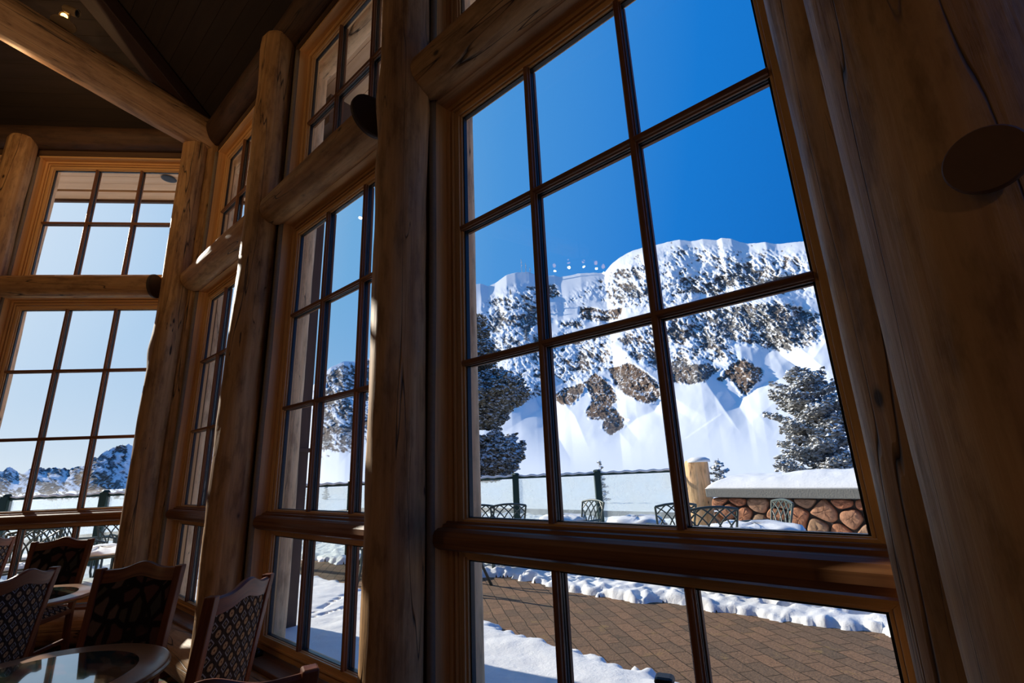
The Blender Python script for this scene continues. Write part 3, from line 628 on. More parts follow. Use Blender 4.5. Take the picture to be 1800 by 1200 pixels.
def d_near(X, Y):
    e = yedge(X, NEAR); s_ = e-Y+(lumps(X, Y, 1.7)-.5)*.35+(vnoise(X*13, Y*13)-.5)*.14
    far_left = X < -7.5
    h = .085*(1-np.exp(-np.maximum(s_, 0)/.05))+(lumps(X, Y, 6)-.5)*.02+(lumps(X, Y, 1.2)-.5)*.04
    h = np.where(s_ > 0, np.maximum(h, np.minimum(s_*1.5, .01)), s_*1.5)
    ins = (Y < A_(0, .10, 0).y) & (X > -6.6); ins |= (((X-CP.x*D)*CN.x+(Y-CP.y*D)*CN.y) < .12*D) & (X < -6.3)
    # animal and crack tracks in the near snow
    for (p, q, w) in TRK:
        px_, py_ = p; qx, qy = q; L2 = (qx-px_)**2+(qy-py_)**2; tt = np.clip(((X-px_)*(qx-px_)+(Y-py_)*(qy-py_))/L2, 0, 1)
        dd = np.hypot(X-px_-tt*(qx-px_), Y-py_-tt*(qy-py_)); h = h-w*np.exp(-(dd/.018)**2)*(vnoise(tt*14+3, tt*0+7) > .42)
    return np.where(ins, -1, h)
TRK = [(_g(552, 1100), _g(600, 1085), .05), (_g(550, 1092), _g(606, 1058), .05), (_g(600, 1083), _g(616, 1078), .05)]
snowfield('snow_cover', -9.0, 2.0, 1.75, 4.4, .022, d_near, 'smooth snow strip on the pavers right outside the long wall')
def d_far(X, Y):
    e = yedge(X, FAR); s0 = Y-e; s_ = s0+(lumps(X, Y, 2.2)-.5)*.22+(vnoise(X*11, Y*11)-.5)*.12+(vnoise(X*23, Y*23)-.5)*.06
    lump = vnoise(X*9, Y*9)*vnoise(X*15+4, Y*15)
    h = .06*(1-np.exp(-np.maximum(s_, 0)/.05))+.07*lump+.22*(1-np.exp(-np.maximum(s0-.45, 0)/.7))+(lumps(X, Y, 1.3)-.5)*.16*np.clip(s0, 0, 1)
    gap = np.exp(-((s0-.42-.08*np.sin(X*1.3))/.075)**2)*np.clip((X+2.6)*1.5, 0, 1)*(vnoise(X*5+9, Y*3) > .30); h = h-.22*gap*vnoise(X*12, Y*12)
    near_left = np.exp(-((s0-.5)/.09)**2)*((X < -3.4) & (X > -6)); h = h-.12*near_left*vnoise(X*7, Y*7)
    return np.where(s_ > 0, np.maximum(h, -.015), s_*1.5)
snowfield('snow_bank', -13.5, 3.0, 3.3, 9.6, .026, d_far, 'lumpy snow bank lying between the bare pavers and the railing')
def d_left(X, Y):
    ax = (X-CP.x*D)*CN.x+(Y-CP.y*D)*CN.y
    s_ = ax-.9-.5*lumps(X, Y, .8); h = .05+.14*lumps(X, Y, 1.1)+.05*lumps(X, Y, 5)
    return np.where((s_ > 0) & (Y < 3.3+.4*np.sin(X)) & (X < -7), h*np.clip(s_*3, 0, 1)-.02, -1)
snowfield('snow_drift', -15, -7, -7.5, 4.0, .045, d_left, 'blue shaded snow on the terrace outside the angled wall')
# ------------------------------------------------------------------ glass railing
RZ = DECK+1.20
rp = [(-125, 7.7), (20, 7.9), (190, 8.05), (333, 8.2), (476, 8.3), (619, 8.4), (762, 8.5), (906, 8.6), (1050, 8.7), (1212, 8.75)]
RPW = []
for px, d in rp: p = atd(px, 840, d); RPW.append(Vector((p.x, p.y, 0)))
rail_dir = (RPW[-1]-RPW[0]).normalized()
rr = empty('glass_railing', (RPW[0].x, RPW[0].y, DECK))
Mi = Matrix.Translation((-RPW[0].x, -RPW[0].y, -DECK))
for k in range(len(RPW)):
    if k < len(RPW)-1:
        mb = MB(); q = RPW[k]; d = (RPW[k+1]-q).normalized(); L = (RPW[k+1]-q).length; ang = math.atan2(d.y, d.x); M_ = Matrix.Translation((q.x, q.y, DECK)) @ Matrix.Rotation(ang, 4, 'Z')
        mb.box((-.055, -.055, -.1), (.055, .055, 1.27)); mb.lathe([(.075, 1.27), (.075, 1.285), (.05, 1.305), (0, 1.31)], (0, 0, 0), 4)
        mb.build('post', 'green_metal', rr, M=Mi @ M_, bevel=.006)
        mb = MB(); mb.box((.06, -.004, .06), (L-.06, .004, 1.19)); mb.build('glass_panel', 'frosty_glass', rr, M=Mi @ M_)
        mb = MB(); mb.tube([(.05, 0, 1.225), (L-.05, 0, 1.225)], .024, 10); mb.build('top_rail', 'green_metal', rr, True, M=Mi @ M_, ang=.7)
        mb = MB(); n_ = 24; mb.tube([(.04+(L-.08)*i/n_, 0, 1.250+.012*math.sin(i*1.7+k)) for i in range(n_+1)], [.012+.012*math.sin(math.pi*i/n_)**.3 for i in range(n_+1)], 8, sq=(1.2, 1)); mb.build('snow_cap', 'snow', rr, True, M=Mi @ M_)
tag(rr, 'long railing with green metal posts and frosty glass panels at the terrace edge', 'railing')
lp = atd(1231, 870, 8.45); log_obj('railing_end_log', (lp.x, lp.y, DECK-.1), (lp.x, lp.y, atd(1228, 809, 8.45).z), .20, 'log_out', 'pale upright log with a snowy top between railing and stone wall', seed=101, rough=.05)
sn_ = atd(1228, 809, 8.45); mb = MB(); mb.lathe([(.19, -.03), (.185, .015), (.12, .05), (.04, .06), (0, .062)], tuple(sn_), 20); tag(mb.build('snow_cap', 'snow', None, True), 'small snow cap on top of the pale upright log', 'snow')
# ------------------------------------------------------------------ rubble stone wall with slab and snow
w0 = atd(1250, 874, 7.75); w1 = atd(1515, 875, 6.3); wdz = Vector((w1.x-w0.x, w1.y-w0.y, 0)); wl = wdz.length; wdir = wdz.normalized(); wzt = (w0.z+w1.z)/2
WL = 4.4; root = empty('stone_wall', (w0.x, w0.y, DECK), math.atan2(wdir.y, wdir.x)); HT = wzt-DECK
mb = MB(); mb.box((.10, .06, -.1), (WL, .75, HT)); core = mb.build('mortar_core', 'mortar', root)
def stone_poly(mb, pts, y, dep, rg, tint):
    n = len(pts); cx = sum(p[0] for p in pts)/n; cz = sum(p[1] for p in pts)/n; rings = []
    dens = []
    for i in range(n):
        a, b_ = pts[i], pts[(i+1) % n]
        for k in range(5): dens.append((a[0]+(b_[0]-a[0])*k/5, a[1]+(b_[1]-a[1])*k/5))
    # round the outline
    for _ in range(3): dens = [((dens[i-1][0]+2*dens[i][0]+dens[(i+1) % len(dens)][0])/4, (dens[i-1][1]+2*dens[i][1]+dens[(i+1) % len(dens)][1])/4) for i in range(len(dens))]
    for s_, dd in ((1, .05), (1.0, -.3*dep), (.93, -.75*dep), (.78, -1.0*dep), (.45, -1.08*dep), (.12, -1.05*dep)):
        rings.append([Vector((cx+(p[0]-cx)*s_, y+dd+rg.uniform(-.1, .1)*dep*(s_ < .95), cz+(p[1]-cz)*s_)) for p in dens])
    n0 = len(mb.v); mb.quadstrip(rings); mb.tag += [tint]*(len(mb.v)-n0)
def stone_face():
    """irregular rubble: cells of a jittered point set, each built as one rounded stone"""
    rg = random.Random(5); seeds = []; dz = .205; dx = .34; row = 0; z = -.05
    while z < HT+.2:
        x = -.3+(row % 2)*dx/2
        while x < WL+.4: seeds.append((x+rg.uniform(-.11, .11), z+rg.uniform(-.06, .06))); x += dx
        z += dz; row += 1
    def clip(poly, nx_, ny_, c):
        out = []
        for i in range(len(poly)):
            p, q = poly[i], poly[(i+1) % len(poly)]; a = p[0]*nx_+p[1]*ny_-c; b_ = q[0]*nx_+q[1]*ny_-c
            if a <= 0: out.append(p)
            if (a < 0 < b_) or (b_ < 0 < a): t_ = a/(a-b_); out.append((p[0]+(q[0]-p[0])*t_, p[1]+(q[1]-p[1])*t_))
        return out
    for i, (sx_, sz_) in enumerate(seeds):
        poly = [(.0, -.02), (WL, -.02), (WL, HT-.01), (.0, HT-.01)]
        for j, (qx, qz) in enumerate(seeds):
            if i == j or abs(qx-sx_) > 1 or abs(qz-sz_) > .8: continue
            nx_, nz_ = qx-sx_, qz-sz_; L = math.hypot(nx_, nz_); nx_ /= L; nz_ /= L; poly = clip(poly, nx_, nz_, (qx+sx_)/2*nx_+(qz+sz_)/2*nz_-.012)
            if len(poly) < 3: break
        if len(poly) < 3: continue
        ar = abs(sum(poly[k-1][0]*poly[k][1]-poly[k][0]*poly[k-1][1] for k in range(len(poly))))/2
        if ar < .004: continue
        mb = MB(); stone_poly(mb, poly, .05, rg.uniform(.05, .09), rg, rg.random()); mb.build('stone', 'stone', root, smooth=True, ang=.7)
stone_face()
mb = MB(); mb.box((-.04, -.09, HT), (WL, .86, HT+.13)); mb.build('slab', 'concrete', root, bevel=.012)
tag(root, 'rubble wall of reddish stones under a concrete slab, right of the pale log', 'wall')
def snow_pad(name, M, lx, ly, h, label, seed=1, edge=.12, nx=60, ny=24, wedge=0):
    """rounded snow pillow on a lx x ly rectangle, local origin at its corner"""
    u = np.linspace(0, 1, nx); v = np.linspace(0, 1, ny); U, V = np.meshgrid(u, v); X = U*lx; Y = V*ly
    d = np.minimum(np.minimum(X, lx-X), np.minimum(Y, ly-Y)); pr = 1-np.exp(-(np.maximum(d, 0)/edge)*1.6)
    H = h*pr*(.75+.5*fbm(X*2+seed*5, Y*2+seed, 4)) + wedge*V*pr; H[d < 1e-6] = 0
    mb = MB(); b0 = 0; vs = [tuple(p) for p in np.stack([X.ravel(), Y.ravel(), H.ravel()], 1)]; mb.v = vs
    for j in range(ny-1):
        for i in range(nx-1): a = j*nx+i; mb.f.append((a, a+1, a+nx+1, a+nx)); mb.uv.append(((0, 0),)*4)
    bot = [i for i in range(nx)]+[j*nx+nx-1 for j in range(1, ny)]+[(ny-1)*nx+i for i in range(nx-2, -1, -1)]+[j*nx for j in range(ny-2, 0, -1)]
    mb.f.append(tuple(bot[::-1])); mb.uv.append(((0, 0),)*len(bot))
    o = mb.build(name, 'snow', None, True, M=None); o.matrix_world = M
    if label: tag(o, label, 'snow')
    return o
sp_ = snow_pad('snow_cap', Matrix.Translation((w0.x, w0.y, DECK+HT+.13)) @ Matrix.Rotation(math.atan2(wdir.y, wdir.x), 4, 'Z') @ Matrix.Translation((-.05, -.08, 0)), WL, .92, .17, 'thick white snow lying on the concrete slab of the stone wall', 3, .22, 110, 40, .12)
# ------------------------------------------------------------------ patio furniture
def patio_chair(snow=.05):
    root = empty('patio_chair', (0, 0, 0))
    def leg(x, y, rear):
        mb = MB()
        if rear: pts = [(x, y+.05, 0), (x, y+.01, .2), (x, y, .43)]
        else: pts = [(x, y-.05, 0), (x, y+.0, .2), (x, y, .43), (x*1.04, y+.02, .62)]
        mb.tube(pts, [.014]*len(pts), 8, sq=(1, 1.4)); mb.build('leg', 'cast_metal', root, True, ang=.8)
    for x in (-.23, .23): leg(x, -.20, False); leg(x, .20, True)
    mb = MB(); mb.box((-.24, -.22, .415), (.24, .22, .43)); mb.build('seat', 'cast_metal', root, bevel=.008)
    for x in (-.24, .24):
        mb = MB(); mb.tube([(x, -.21, .62), (x*1.06, -.12, .65), (x*1.06, .05, .655), (x, .24, .66)], .013, 8, sq=(1.5, 1)); mb.build('armrest', 'cast_metal', root, True, ang=.8)
    # back: fanned frame with interlaced pointed arches
    def bp_(u, v): # u -1..1 across, v 0..1 up
        w = .20+.05*v; return Vector((u*w, .22+.10*v+.03*(1-u*u)*1.0, .45+.42*v+.03*(1-u*u)*v))
    mb = MB()
    for u in (-1, 1): mb.tube([bp_(u, v) for v in np.linspace(-.05, 1, 8)], .013, 8)
    mb.tube([bp_(u, 1) for u in np.linspace(-1, 1, 12)], .014, 8); mb.tube([bp_(u, 0.02) for u in np.linspace(-1, 1, 9)], .010, 8)
    mb.build('back_frame', 'cast_metal', root, True, ang=.8)
    mb = MB()
    for k in range(-1, 4):
        for sgn in (1, -1):
            # each loop starts at the bottom and arches sideways to the top
            pts = []
            for s_ in np.linspace(0, 1, 14):
                u = sgn*(-1.05+.52*k+ .95*(1-math.cos(s_*PI*.5))); v = math.sin(s_*PI*.5)**.9 if False else s_
                u = sgn*(-1+.5*k+1.0*(s_**2.2))
                if abs(u) <= 1.0: pts.append(bp_(u, .02+.98*s_**.85))
            if len(pts) > 2: mb.tube(pts, .0085, 6)
    mb.build('back_lattice', 'cast_metal', root, True, ang=.8)
    if snow:
        pad = snow_pad('seat_snow', Matrix.Translation((-.23, -.24, .43)), .46, .44, snow, None, 7, .06, 16, 14); pad.parent = root
    return root
CHN = [0]
proto = patio_chair(.075); protos = [proto]
def put_chair(px, py, d, face, label, z=None):
    """px,py: top centre of the back; d: camera depth; face: direction the sitter looks, degrees"""
    o = protos.pop() if protos else copy_tree(proto)
    p = atd(px, py, d); a = math.radians(face); q = Vector((math.cos(a), math.sin(a)))
    o.location = (p.x+q.x*.30, p.y+q.y*.30, DECK if z is None else z); o.rotation_euler = (0, 0, a+PI/2); tag(o, label, 'chair', 'cast metal patio chairs'); return o
HV = 130.7  # heading of the view, degrees
put_chair(838, 884, 6.75, HV+10, 'patio chair half hidden at the left edge of the nearest window')
put_chair(893, 884, 6.7, HV+5, 'dark patio chair in front of the leftmost railing post in the nearest window')
put_chair(1040, 882, 6.75, HV+118, 'patio chair with a sunlit white back, right beside a railing post')
put_chair(1186, 886, 5.65, HV+5, 'dark patio chair left of the pale upright log, behind a window bar')
put_chair(1251, 889, 5.0, HV-6, 'dark patio chair seen from behind in front of the pale upright log')
put_chair(1371, 882, 5.5, HV+87, 'pale green sunlit patio chair in front of the stone wall')
put_chair(620, 893, 6.5, HV-60, 'dark patio chair with curved legs seen through the middle window')
put_chair(30, 915, 6.3, HV+30, 'patio chair at the left edge of the picture outside the angled window')
put_chair(64, 924, 5.7, HV+60, 'patio chair behind the left wooden chair, outside the angled window')
put_chair(84, 917, 6.6, HV-75, 'patio chair leaning sideways left of centre in the angled window')
put_chair(122, 914, 6.6, HV-65, 'patio chair above the floral chair, outside the angled window')
put_chair(208, 910, 6.9, HV+10, 'patio chair beside the railing post at the right of the angled window')
def patio_table(loc, label, sz=.85, th=.06, snow=True, seed=1, rz=0):
    root = empty('patio_table', loc, rz)
    mb = MB()
    if not snow:
        mb.tube([(sz/2*math.cos(i*PI/20), sz/2*math.sin(i*PI/20), .61) for i in range(40)], .018, 6, closed_path=True)
        for i in range(-10, 11):
            y_ = i*sz/22; hw_ = math.sqrt(sz*sz/4-y_*y_)-.005; mb.box((-hw_, y_-.018, .605), (hw_, y_+.018, .617))
        mb.box((-.01, -sz/2+.02, .598), (.01, sz/2-.02, .606))
    else: mb.lathe([(0, .59), (sz/2, .59), (sz/2+.012, .60), (sz/2+.012, .615), (sz/2, .622), (0, .622)], (0, 0, 0), 36); mb.build('table_top', 'cast_metal', root)
    for k in range(4):
        a = PI/4+k*PI/2; mb = MB(); mb.tube([(math.cos(a)*sz*.40, math.sin(a)*sz*.40, 0), (math.cos(a)*sz*.27, math.sin(a)*sz*.27, .3), (math.cos(a)*sz*.33, math.sin(a)*sz*.33, .59)], .018, 8); mb.build('leg', 'cast_metal', root, True)
    if snow:
        n = 40; rings = []
        for r, z in ((1.0, .622), (1.0, .63+.3*th), (.95, .63+.75*th), (.8, .63+th), (.4, .64+th), (.02, .642+th)):
            rings.append([Vector((math.cos(2*PI*j/n)*r*sz/2*(1+.05*math.sin(3*j*2*PI/n+seed)), math.sin(2*PI*j/n)*r*sz/2*(1+.05*math.cos(5*j*2*PI/n+seed)), z+.02*math.sin(j*.9+seed+r*5)*(r < 1))) for j in range(n)])
        mb = MB(); mb.quadstrip(rings); mb.build('snow_layer', 'snow', root, True)
    tag(root, label, 'table', None); return root
def onp(px, py, d): p = atd(px, py, d); return (p.x, p.y, DECK)
patio_table(onp(1325, 930, 5.15), 'snow covered patio table in front of the stone wall', .95, .05, seed=2)
patio_table(onp(1120, 930, 6.2), 'snow covered patio table between the railing post and the dark chair', .75, .06, seed=3)
patio_table(onp(990, 930, 6.9), 'snow covered patio table behind the left window bar', .7, .05, seed=5)
patio_table(onp(178, 935, 5.6), 'patio table with ragged snow, seen right of the floral chair', .95, .03, seed=6)
patio_table(onp(672, 905, 7.3), 'snowy patio table beside the dark chair in the middle window', .9, .05, seed=7)
patio_table(onp(800, 920, 6.0), 'slatted patio table hidden behind the nearest window post', 1.1, .03, False, seed=8)
mp_ = onz(1168, 1192, DECK+.62); root = empty('bollard', (mp_.x, mp_.y, DECK), .3); mb = MB(); mb.box((-.026, -.026, 0), (.026, .026, .60)); mb.build('post', 'black_metal', root, bevel=.006)
mb = MB(); mb.box((-.034, -.034, .60), (.034, .034, .63)); mb.build('cap', 'black_metal', root, bevel=.014); tag(root, 'small black capped post rising at the bottom edge outside the nearest window', 'post')
# ------------------------------------------------------------------ the mountain: one terrain surface around the terrace
RIDGE_PX = [(-700, 860), (-400, 835), (-200, 825), (-60, 830), (0, 822), (14, 823), (29, 831), (51, 825), (61, 823), (79, 827), (92, 823), (108, 822), (118, 828), (130, 822), (144, 818), (159, 809), (173, 800), (195, 790), (214, 785), (225, 780), (270, 790), (320, 792), (360, 794), (373, 797), (400, 790), (450, 770), (500, 735), (530, 700), (552, 675), (570, 655), (582, 645), (605, 635), (620, 635), (640, 632), (649, 630), (680, 605), (720, 560), (770, 520), (832, 501), (845, 498), (858, 503), (870, 498), (890, 483), (905, 479), (930, 478), (945, 484), (975, 484), (985, 487), (1000, 484), (1020, 480), (1045, 479), (1062, 480), (1075, 464), (1090, 452), (1110, 441), (1130, 435), (1155, 430), (1175, 425), (1195, 421), (1215, 424), (1235, 420), (1260, 422), (1268, 418), (1285, 419), (1300, 425), (1315, 428), (1330, 427), (1345, 425), (1365, 429), (1400, 425), (1415, 424), (1500, 400), (1600, 370), (1800, 330), (2400, 300)]
def azt(px, py):
    r_ = ray(px, py); return math.atan2(r_.y, r_.x) % (2*PI), r_.z/math.hypot(r_.x, r_.y)
rd = sorted(azt(*p) for p in RIDGE_PX)
raz = np.array([a for a, b_ in rd]); rtan = np.array([b_ for a, b_ in rd])
NA, NV = 1500, 420
az = np.linspace(math.radians(79), math.radians(196), NA); rt = np.interp(az, raz, rtan)
RN = (fbm(az*150, az*0+3, 5, .6)-.5)*.012*np.clip((az-math.radians(150))*8, .16, 1.5)
TB = -.165
v = np.concatenate([np.linspace(0, 1, NV)**.92, [1.004, 1.03]])
AZ, VV = np.meshgrid(az, v); RT = np.broadcast_to(rt, AZ.shape)
TE = TB+(RT+RN*np.minimum(VV, 1.0)**10-TB)*np.minimum(VV, 1.0)
rdist = np.interp(az, [math.radians(a) for a in (79, 100, 128, 138, 150, 160, 168, 196)], [520, 600, 760, 800, 720, 600, 535, 540])
rdist = np.broadcast_to(rdist, AZ.shape)
R0 = np.broadcast_to(np.interp(az, [math.radians(a) for a in (79, 150, 165, 196)], [90, 90, 480, 480]), AZ.shape); T0 = 1.75/R0
RR = np.where(TE < -T0, 1.75/np.maximum(-TE, 1e-4), R0+(rdist-R0)*np.clip((TE+T0)/(RT+T0), 0, 1)**.85)
# image-plane position of every vertex (for laying out cliffs on the face)
X_, Y_, Z_ = np.cos(AZ), np.sin(AZ), TE
Rm = np.array([[R[i][j] for j in range(3)] for i in range(3)])
cx = Rm[0, 0]*X_+Rm[1, 0]*Y_+Rm[2, 0]*Z_; cy = Rm[0, 1]*X_+Rm[1, 1]*Y_+Rm[2, 1]*Z_; cz_ = Rm[0, 2]*X_+Rm[1, 2]*Y_+Rm[2, 2]*Z_
cz_ = np.minimum(cz_, -.15)
PX = 900+F*cx/-cz_; PY = 600-F*cy/-cz_
def poly_mask(pts, soft=5.0):
    """signed distance style mask of a convex-ish polygon, 1 inside, fading over soft px"""
    inside = np.zeros(PX.shape, bool); dmin = np.full(PX.shape, 1e9); n = len(pts)
    bb = (PX > min(p[0] for p in pts)-20) & (PX < max(p[0] for p in pts)+20) & (PY > min(p[1] for p in pts)-20) & (PY < max(p[1] for p in pts)+20)
    x, y = PX[bb], PY[bb]; ins = np.zeros(x.shape, bool); dm = np.full(x.shape, 1e9)
    for i in range(n):
        (x0, y0), (x1, y1) = pts[i], pts[(i+1) % n]
        c_ = ((y0 > y) != (y1 > y)) & (x < (x1-x0)*(y-y0)/((y1-y0) if y1 != y0 else 1e-9)+x0); ins ^= c_
        t_ = np.clip(((x-x0)*(x1-x0)+(y-y0)*(y1-y0))/((x1-x0)**2+(y1-y0)**2), 0, 1); dm = np.minimum(dm, np.hypot(x-x0-t_*(x1-x0), y-y0-t_*(y1-y0)))
    o = np.zeros(PX.shape); sdv = np.where(ins, dm, -dm); o[bb] = np.clip(.5+sdv/soft, 0, 1); return o
CL = [([(1160, 575), (1250, 540), (1330, 530), (1400, 532), (1440, 555), (1442, 600), (1385, 618), (1300, 602), (1240, 612), (1170, 600)], .62, .05, 16),
      ([(1190, 490), (1230, 475), (1270, 470), (1320, 458), (1390, 475), (1418, 492), (1380, 508), (1300, 506), (1255, 520), (1185, 520)], .58, .1, 16),
      ([(1150, 560), (1200, 560), (1260, 590), (1290, 612), (1270, 620), (1200, 610), (1150, 600)], .5, .6, 12),
      ([(1070, 648), (1108, 638), (1135, 655), (1155, 672), (1162, 695), (1150, 708), (1126, 706), (1095, 690), (1078, 672)], 1.0, .75, 6),
      ([(1028, 672), (1045, 655), (1062, 664), (1078, 685), (1086, 702), (1074, 712), (1097, 735), (1096, 752), (1072, 765), (1058, 752), (1062, 738), (1034, 735), (1030, 722), (1042, 705)], .95, .8, 6),
      ([(972, 698), (990, 683), (1015, 675), (1032, 668), (1025, 690), (1005, 712), (985, 710)], .9, .8, 6),
      ([(1168, 640), (1195, 632), (1215, 640), (1245, 638), (1268, 648), (1240, 670), (1205, 676), (1172, 668)], .88, .35, 6),
      ([(1286, 640), (1308, 630), (1330, 645), (1345, 657), (1335, 668), (1312, 692), (1302, 696), (1296, 680), (1280, 665), (1268, 672), (1258, 668)], .85, .7, 8),
      ([(900, 548), (945, 545), (950, 575), (920, 582), (885, 575)], .6, .1, 12),
      ([(1020, 540), (1060, 545), (1095, 540), (1090, 560), (1055, 568), (1018, 560)], .7, .9, 8),
      ([(980, 565), (1020, 560), (1025, 575), (985, 578)], .55, .5, 10), ([(960, 498), (975, 500), (985, 520), (960, 528)], .6, .7, 8),
      ([(1060, 480), (1110, 450), (1150, 460), (1150, 540), (1090, 545), (1050, 520), (1000, 530), (980, 545)], .40, .3, 30),
      ([(860, 520), (950, 500), (960, 640), (900, 660), (840, 600)], .46, .15, 30), ([(960, 590), (1070, 585), (1090, 640), (1000, 680), (960, 660)], .48, .45, 24),
      ([(1080, 590), (1160, 560), (1180, 640), (1150, 650), (1110, 632)], .5, .55, 20), ([(1160, 430), (1250, 425), (1420, 440), (1430, 520), (1160, 540)], .35, .6, 40),
      ([(1180, 600), (1290, 612), (1300, 640), (1180, 645)], .45, .5, 20), ([(830, 640), (960, 640), (955, 690), (900, 720), (830, 700)], .42, .2, 20),
      ([(550, 680), (580, 645), (620, 632), (660, 628), (660, 760), (610, 790), (560, 800)], .60, .35, 20), ([(600, 720), (650, 700), (655, 780), (600, 800)], .5, .5, 20),
      ([(128, 830), (150, 822), (190, 830), (205, 850), (195, 868), (150, 868), (125, 850)], .72, 1.0, 12), ([(-40, 815), (60, 815), (130, 812), (200, 785), (225, 770), (225, 880), (-40, 880)], .50, .0, 10),
      ([(150, 810), (195, 785), (200, 800), (165, 830)], .55, .0, 10), ([(355, 790), (380, 795), (378, 860), (352, 860)], .4, .2, 10)]
dens = np.zeros(PX.shape); hue = np.zeros(PX.shape)
for pts, dn, hu, sf in CL:
    mk = poly_mask(pts, sf); upd = mk*dn > dens; hue = np.where(upd, hu, hue); dens = np.maximum(dens, mk*dn)
# streaky breakup running down to the right, as the strata do
U1 = (PX*.82+PY*.57); V1 = (-PX*.57+PY*.82)
fine = fbm(U1/7.0, V1/3.2, 4, .6); mid_ = fbm(PX/16.0+9, PY/12.0+4, 4, .55)
st_ = .55*fine+.45*mid_; lo = .78-.62*dens
rock = np.clip((st_-lo)/.05, 0, 1)*(dens > .02)
# crack-like snow ledges across the solid cliffs
led = np.abs(fbm(PX/22+3, PY/10+7, 3, .6)-.5); rock = rock*(1-np.clip((.018-led)/.008, 0, 1)*.9)
led = np.abs(fbm(PX/9+33, PY/14+70, 2, .5)-.5); rock = rock*(1-np.clip((.016-led)/.008, 0, 1)*.8)
hue = np.clip(hue+(fbm(PX/28+1, PY/20, 3)-.5)*1.5, 0, 1)
hi = np.clip(TE*12, 0, 1)*(VV <= 1)
edge = np.clip((1-VV)*14, 0, 1)
disp = (fbm(PX/90, PY/90, 3)-.5)*.065+(fbm(PX/30+5, PY/34+8, 3)-.5)*.030*np.clip(dens*1.5+.25, 0, 1)
disp = disp+(fine-.5)*.020*np.clip(dens*2, 0.02, 1)+(mid_-.5)*.030*np.clip(dens*2, .05, 1)+rock*.0025
def crease(pts, wl, wr, dep):
    """a valley line: the face bends inwards along it, wide on the left (wl px) and right (wr px)"""
    out = np.zeros(PX.shape); best = np.full(PX.shape, 1e9); side = np.zeros(PX.shape); al = np.zeros(PX.shape)
    n = len(pts)-1
    for i in range(n):
        (x0, y0), (x1, y1) = pts[i], pts[i+1]; L2 = (x1-x0)**2+(y1-y0)**2
        t_ = np.clip(((PX-x0)*(x1-x0)+(PY-y0)*(y1-y0))/L2, 0, 1); d = np.hypot(PX-x0-t_*(x1-x0), PY-y0-t_*(y1-y0)); s_ = np.sign((x1-x0)*(PY-y0)-(y1-y0)*(PX-x0))
        u = d < best; best = np.where(u, d, best); side = np.where(u, s_, side); al = np.where(u, (i+t_)/n, al)
    w = np.where(side > 0, wl, wr); return dep*np.exp(-best/w)*np.clip(np.minimum(al, 1-al)*6+.15, 0, 1)
disp = disp+crease([(935, 690), (965, 735), (985, 775), (1004, 808), (1000, 835)], 50, 34, .13)
disp = disp+crease([(1418, 622), (1385, 662), (1345, 672), (1310, 698), (1275, 722)], 75, 34, .12)
disp = disp+crease([(1170, 690), (1150, 722), (1120, 735), (1090, 760)], 28, 30, .06)-crease([(940, 640), (975, 690), (1010, 730), (1040, 800)], 25, 25, .03)
disp = disp-crease([(1470, 575), (1430, 630), (1380, 690), (1300, 760)], 60, 90, .045)+crease([(655, 745), (620, 790), (580, 835)], 30, 30, .05)
disp = disp-crease([(1245, 590), (1290, 640), (1345, 680)], 18, 26, .030)-crease([(1065, 600), (1098, 615), (1130, 650), (1165, 700)], 26, 20, .03)
# avalanche runnels fanning down the bowl
run = vnoise((PX+ (PY-700)*.55)/5.0, PY/60.0)*np.clip((PY-700)/60, 0, 1); disp = disp+.0010*run
RR = RR*(1+disp*hi*edge)
RR[-2:, :] = RR[-3, :]*np.array([[1.03], [1.2]]); TEf = TE.copy(); TEf[-1, :] = TE[-1, :]*.8
gx = RR*np.cos(AZ); gy = RR*np.sin(AZ); gz = CAMZ+RR*TEf
nv, na = gx.shape
vv = np.stack([gx.ravel(), gy.ravel(), gz.ravel()], 1).astype(np.float32)
ii = np.arange(nv*na).reshape(nv, na); q = np.stack([ii[:-1, :-1], ii[1:, :-1], ii[1:, 1:], ii[:-1, 1:]], -1).reshape(-1, 4)[:, ::-1]
me = bpy.data.meshes.new('mountain'); me.vertices.add(len(vv)); me.vertices.foreach_set('co', vv.ravel()); me.loops.add(q.size); me.loops.foreach_set('vertex_index', q.ravel().astype(np.int32))
me.polygons.add(len(q)); me.polygons.foreach_set('loop_start', np.arange(0, q.size, 4, dtype=np.int32)); me.polygons.foreach_set('loop_total', np.full(len(q), 4, np.int32)); me.update(calc_edges=True)
for nm, arr in (('rock', rock), ('hue', hue)):
    a = me.attributes.new(nm, 'FLOAT', 'POINT'); a.data.foreach_set('value', arr.ravel().astype(np.float32))
me.materials.append(MATS['mountain']); me.shade_smooth(); mo = bpy.data.objects.new('mountain', me); COL.objects.link(mo)
tag(mo, 'snow covered mountain with bare rock cliffs beyond the terrace', 'mountain')
def terr(px, py):
    a, tt = azt(px, py); i = int(np.argmin(abs(az-a))); j = int(np.argmin(abs(TE[:nv-2, i]-tt))); return Vector((gx[j, i], gy[j, i], gz[j, i]))
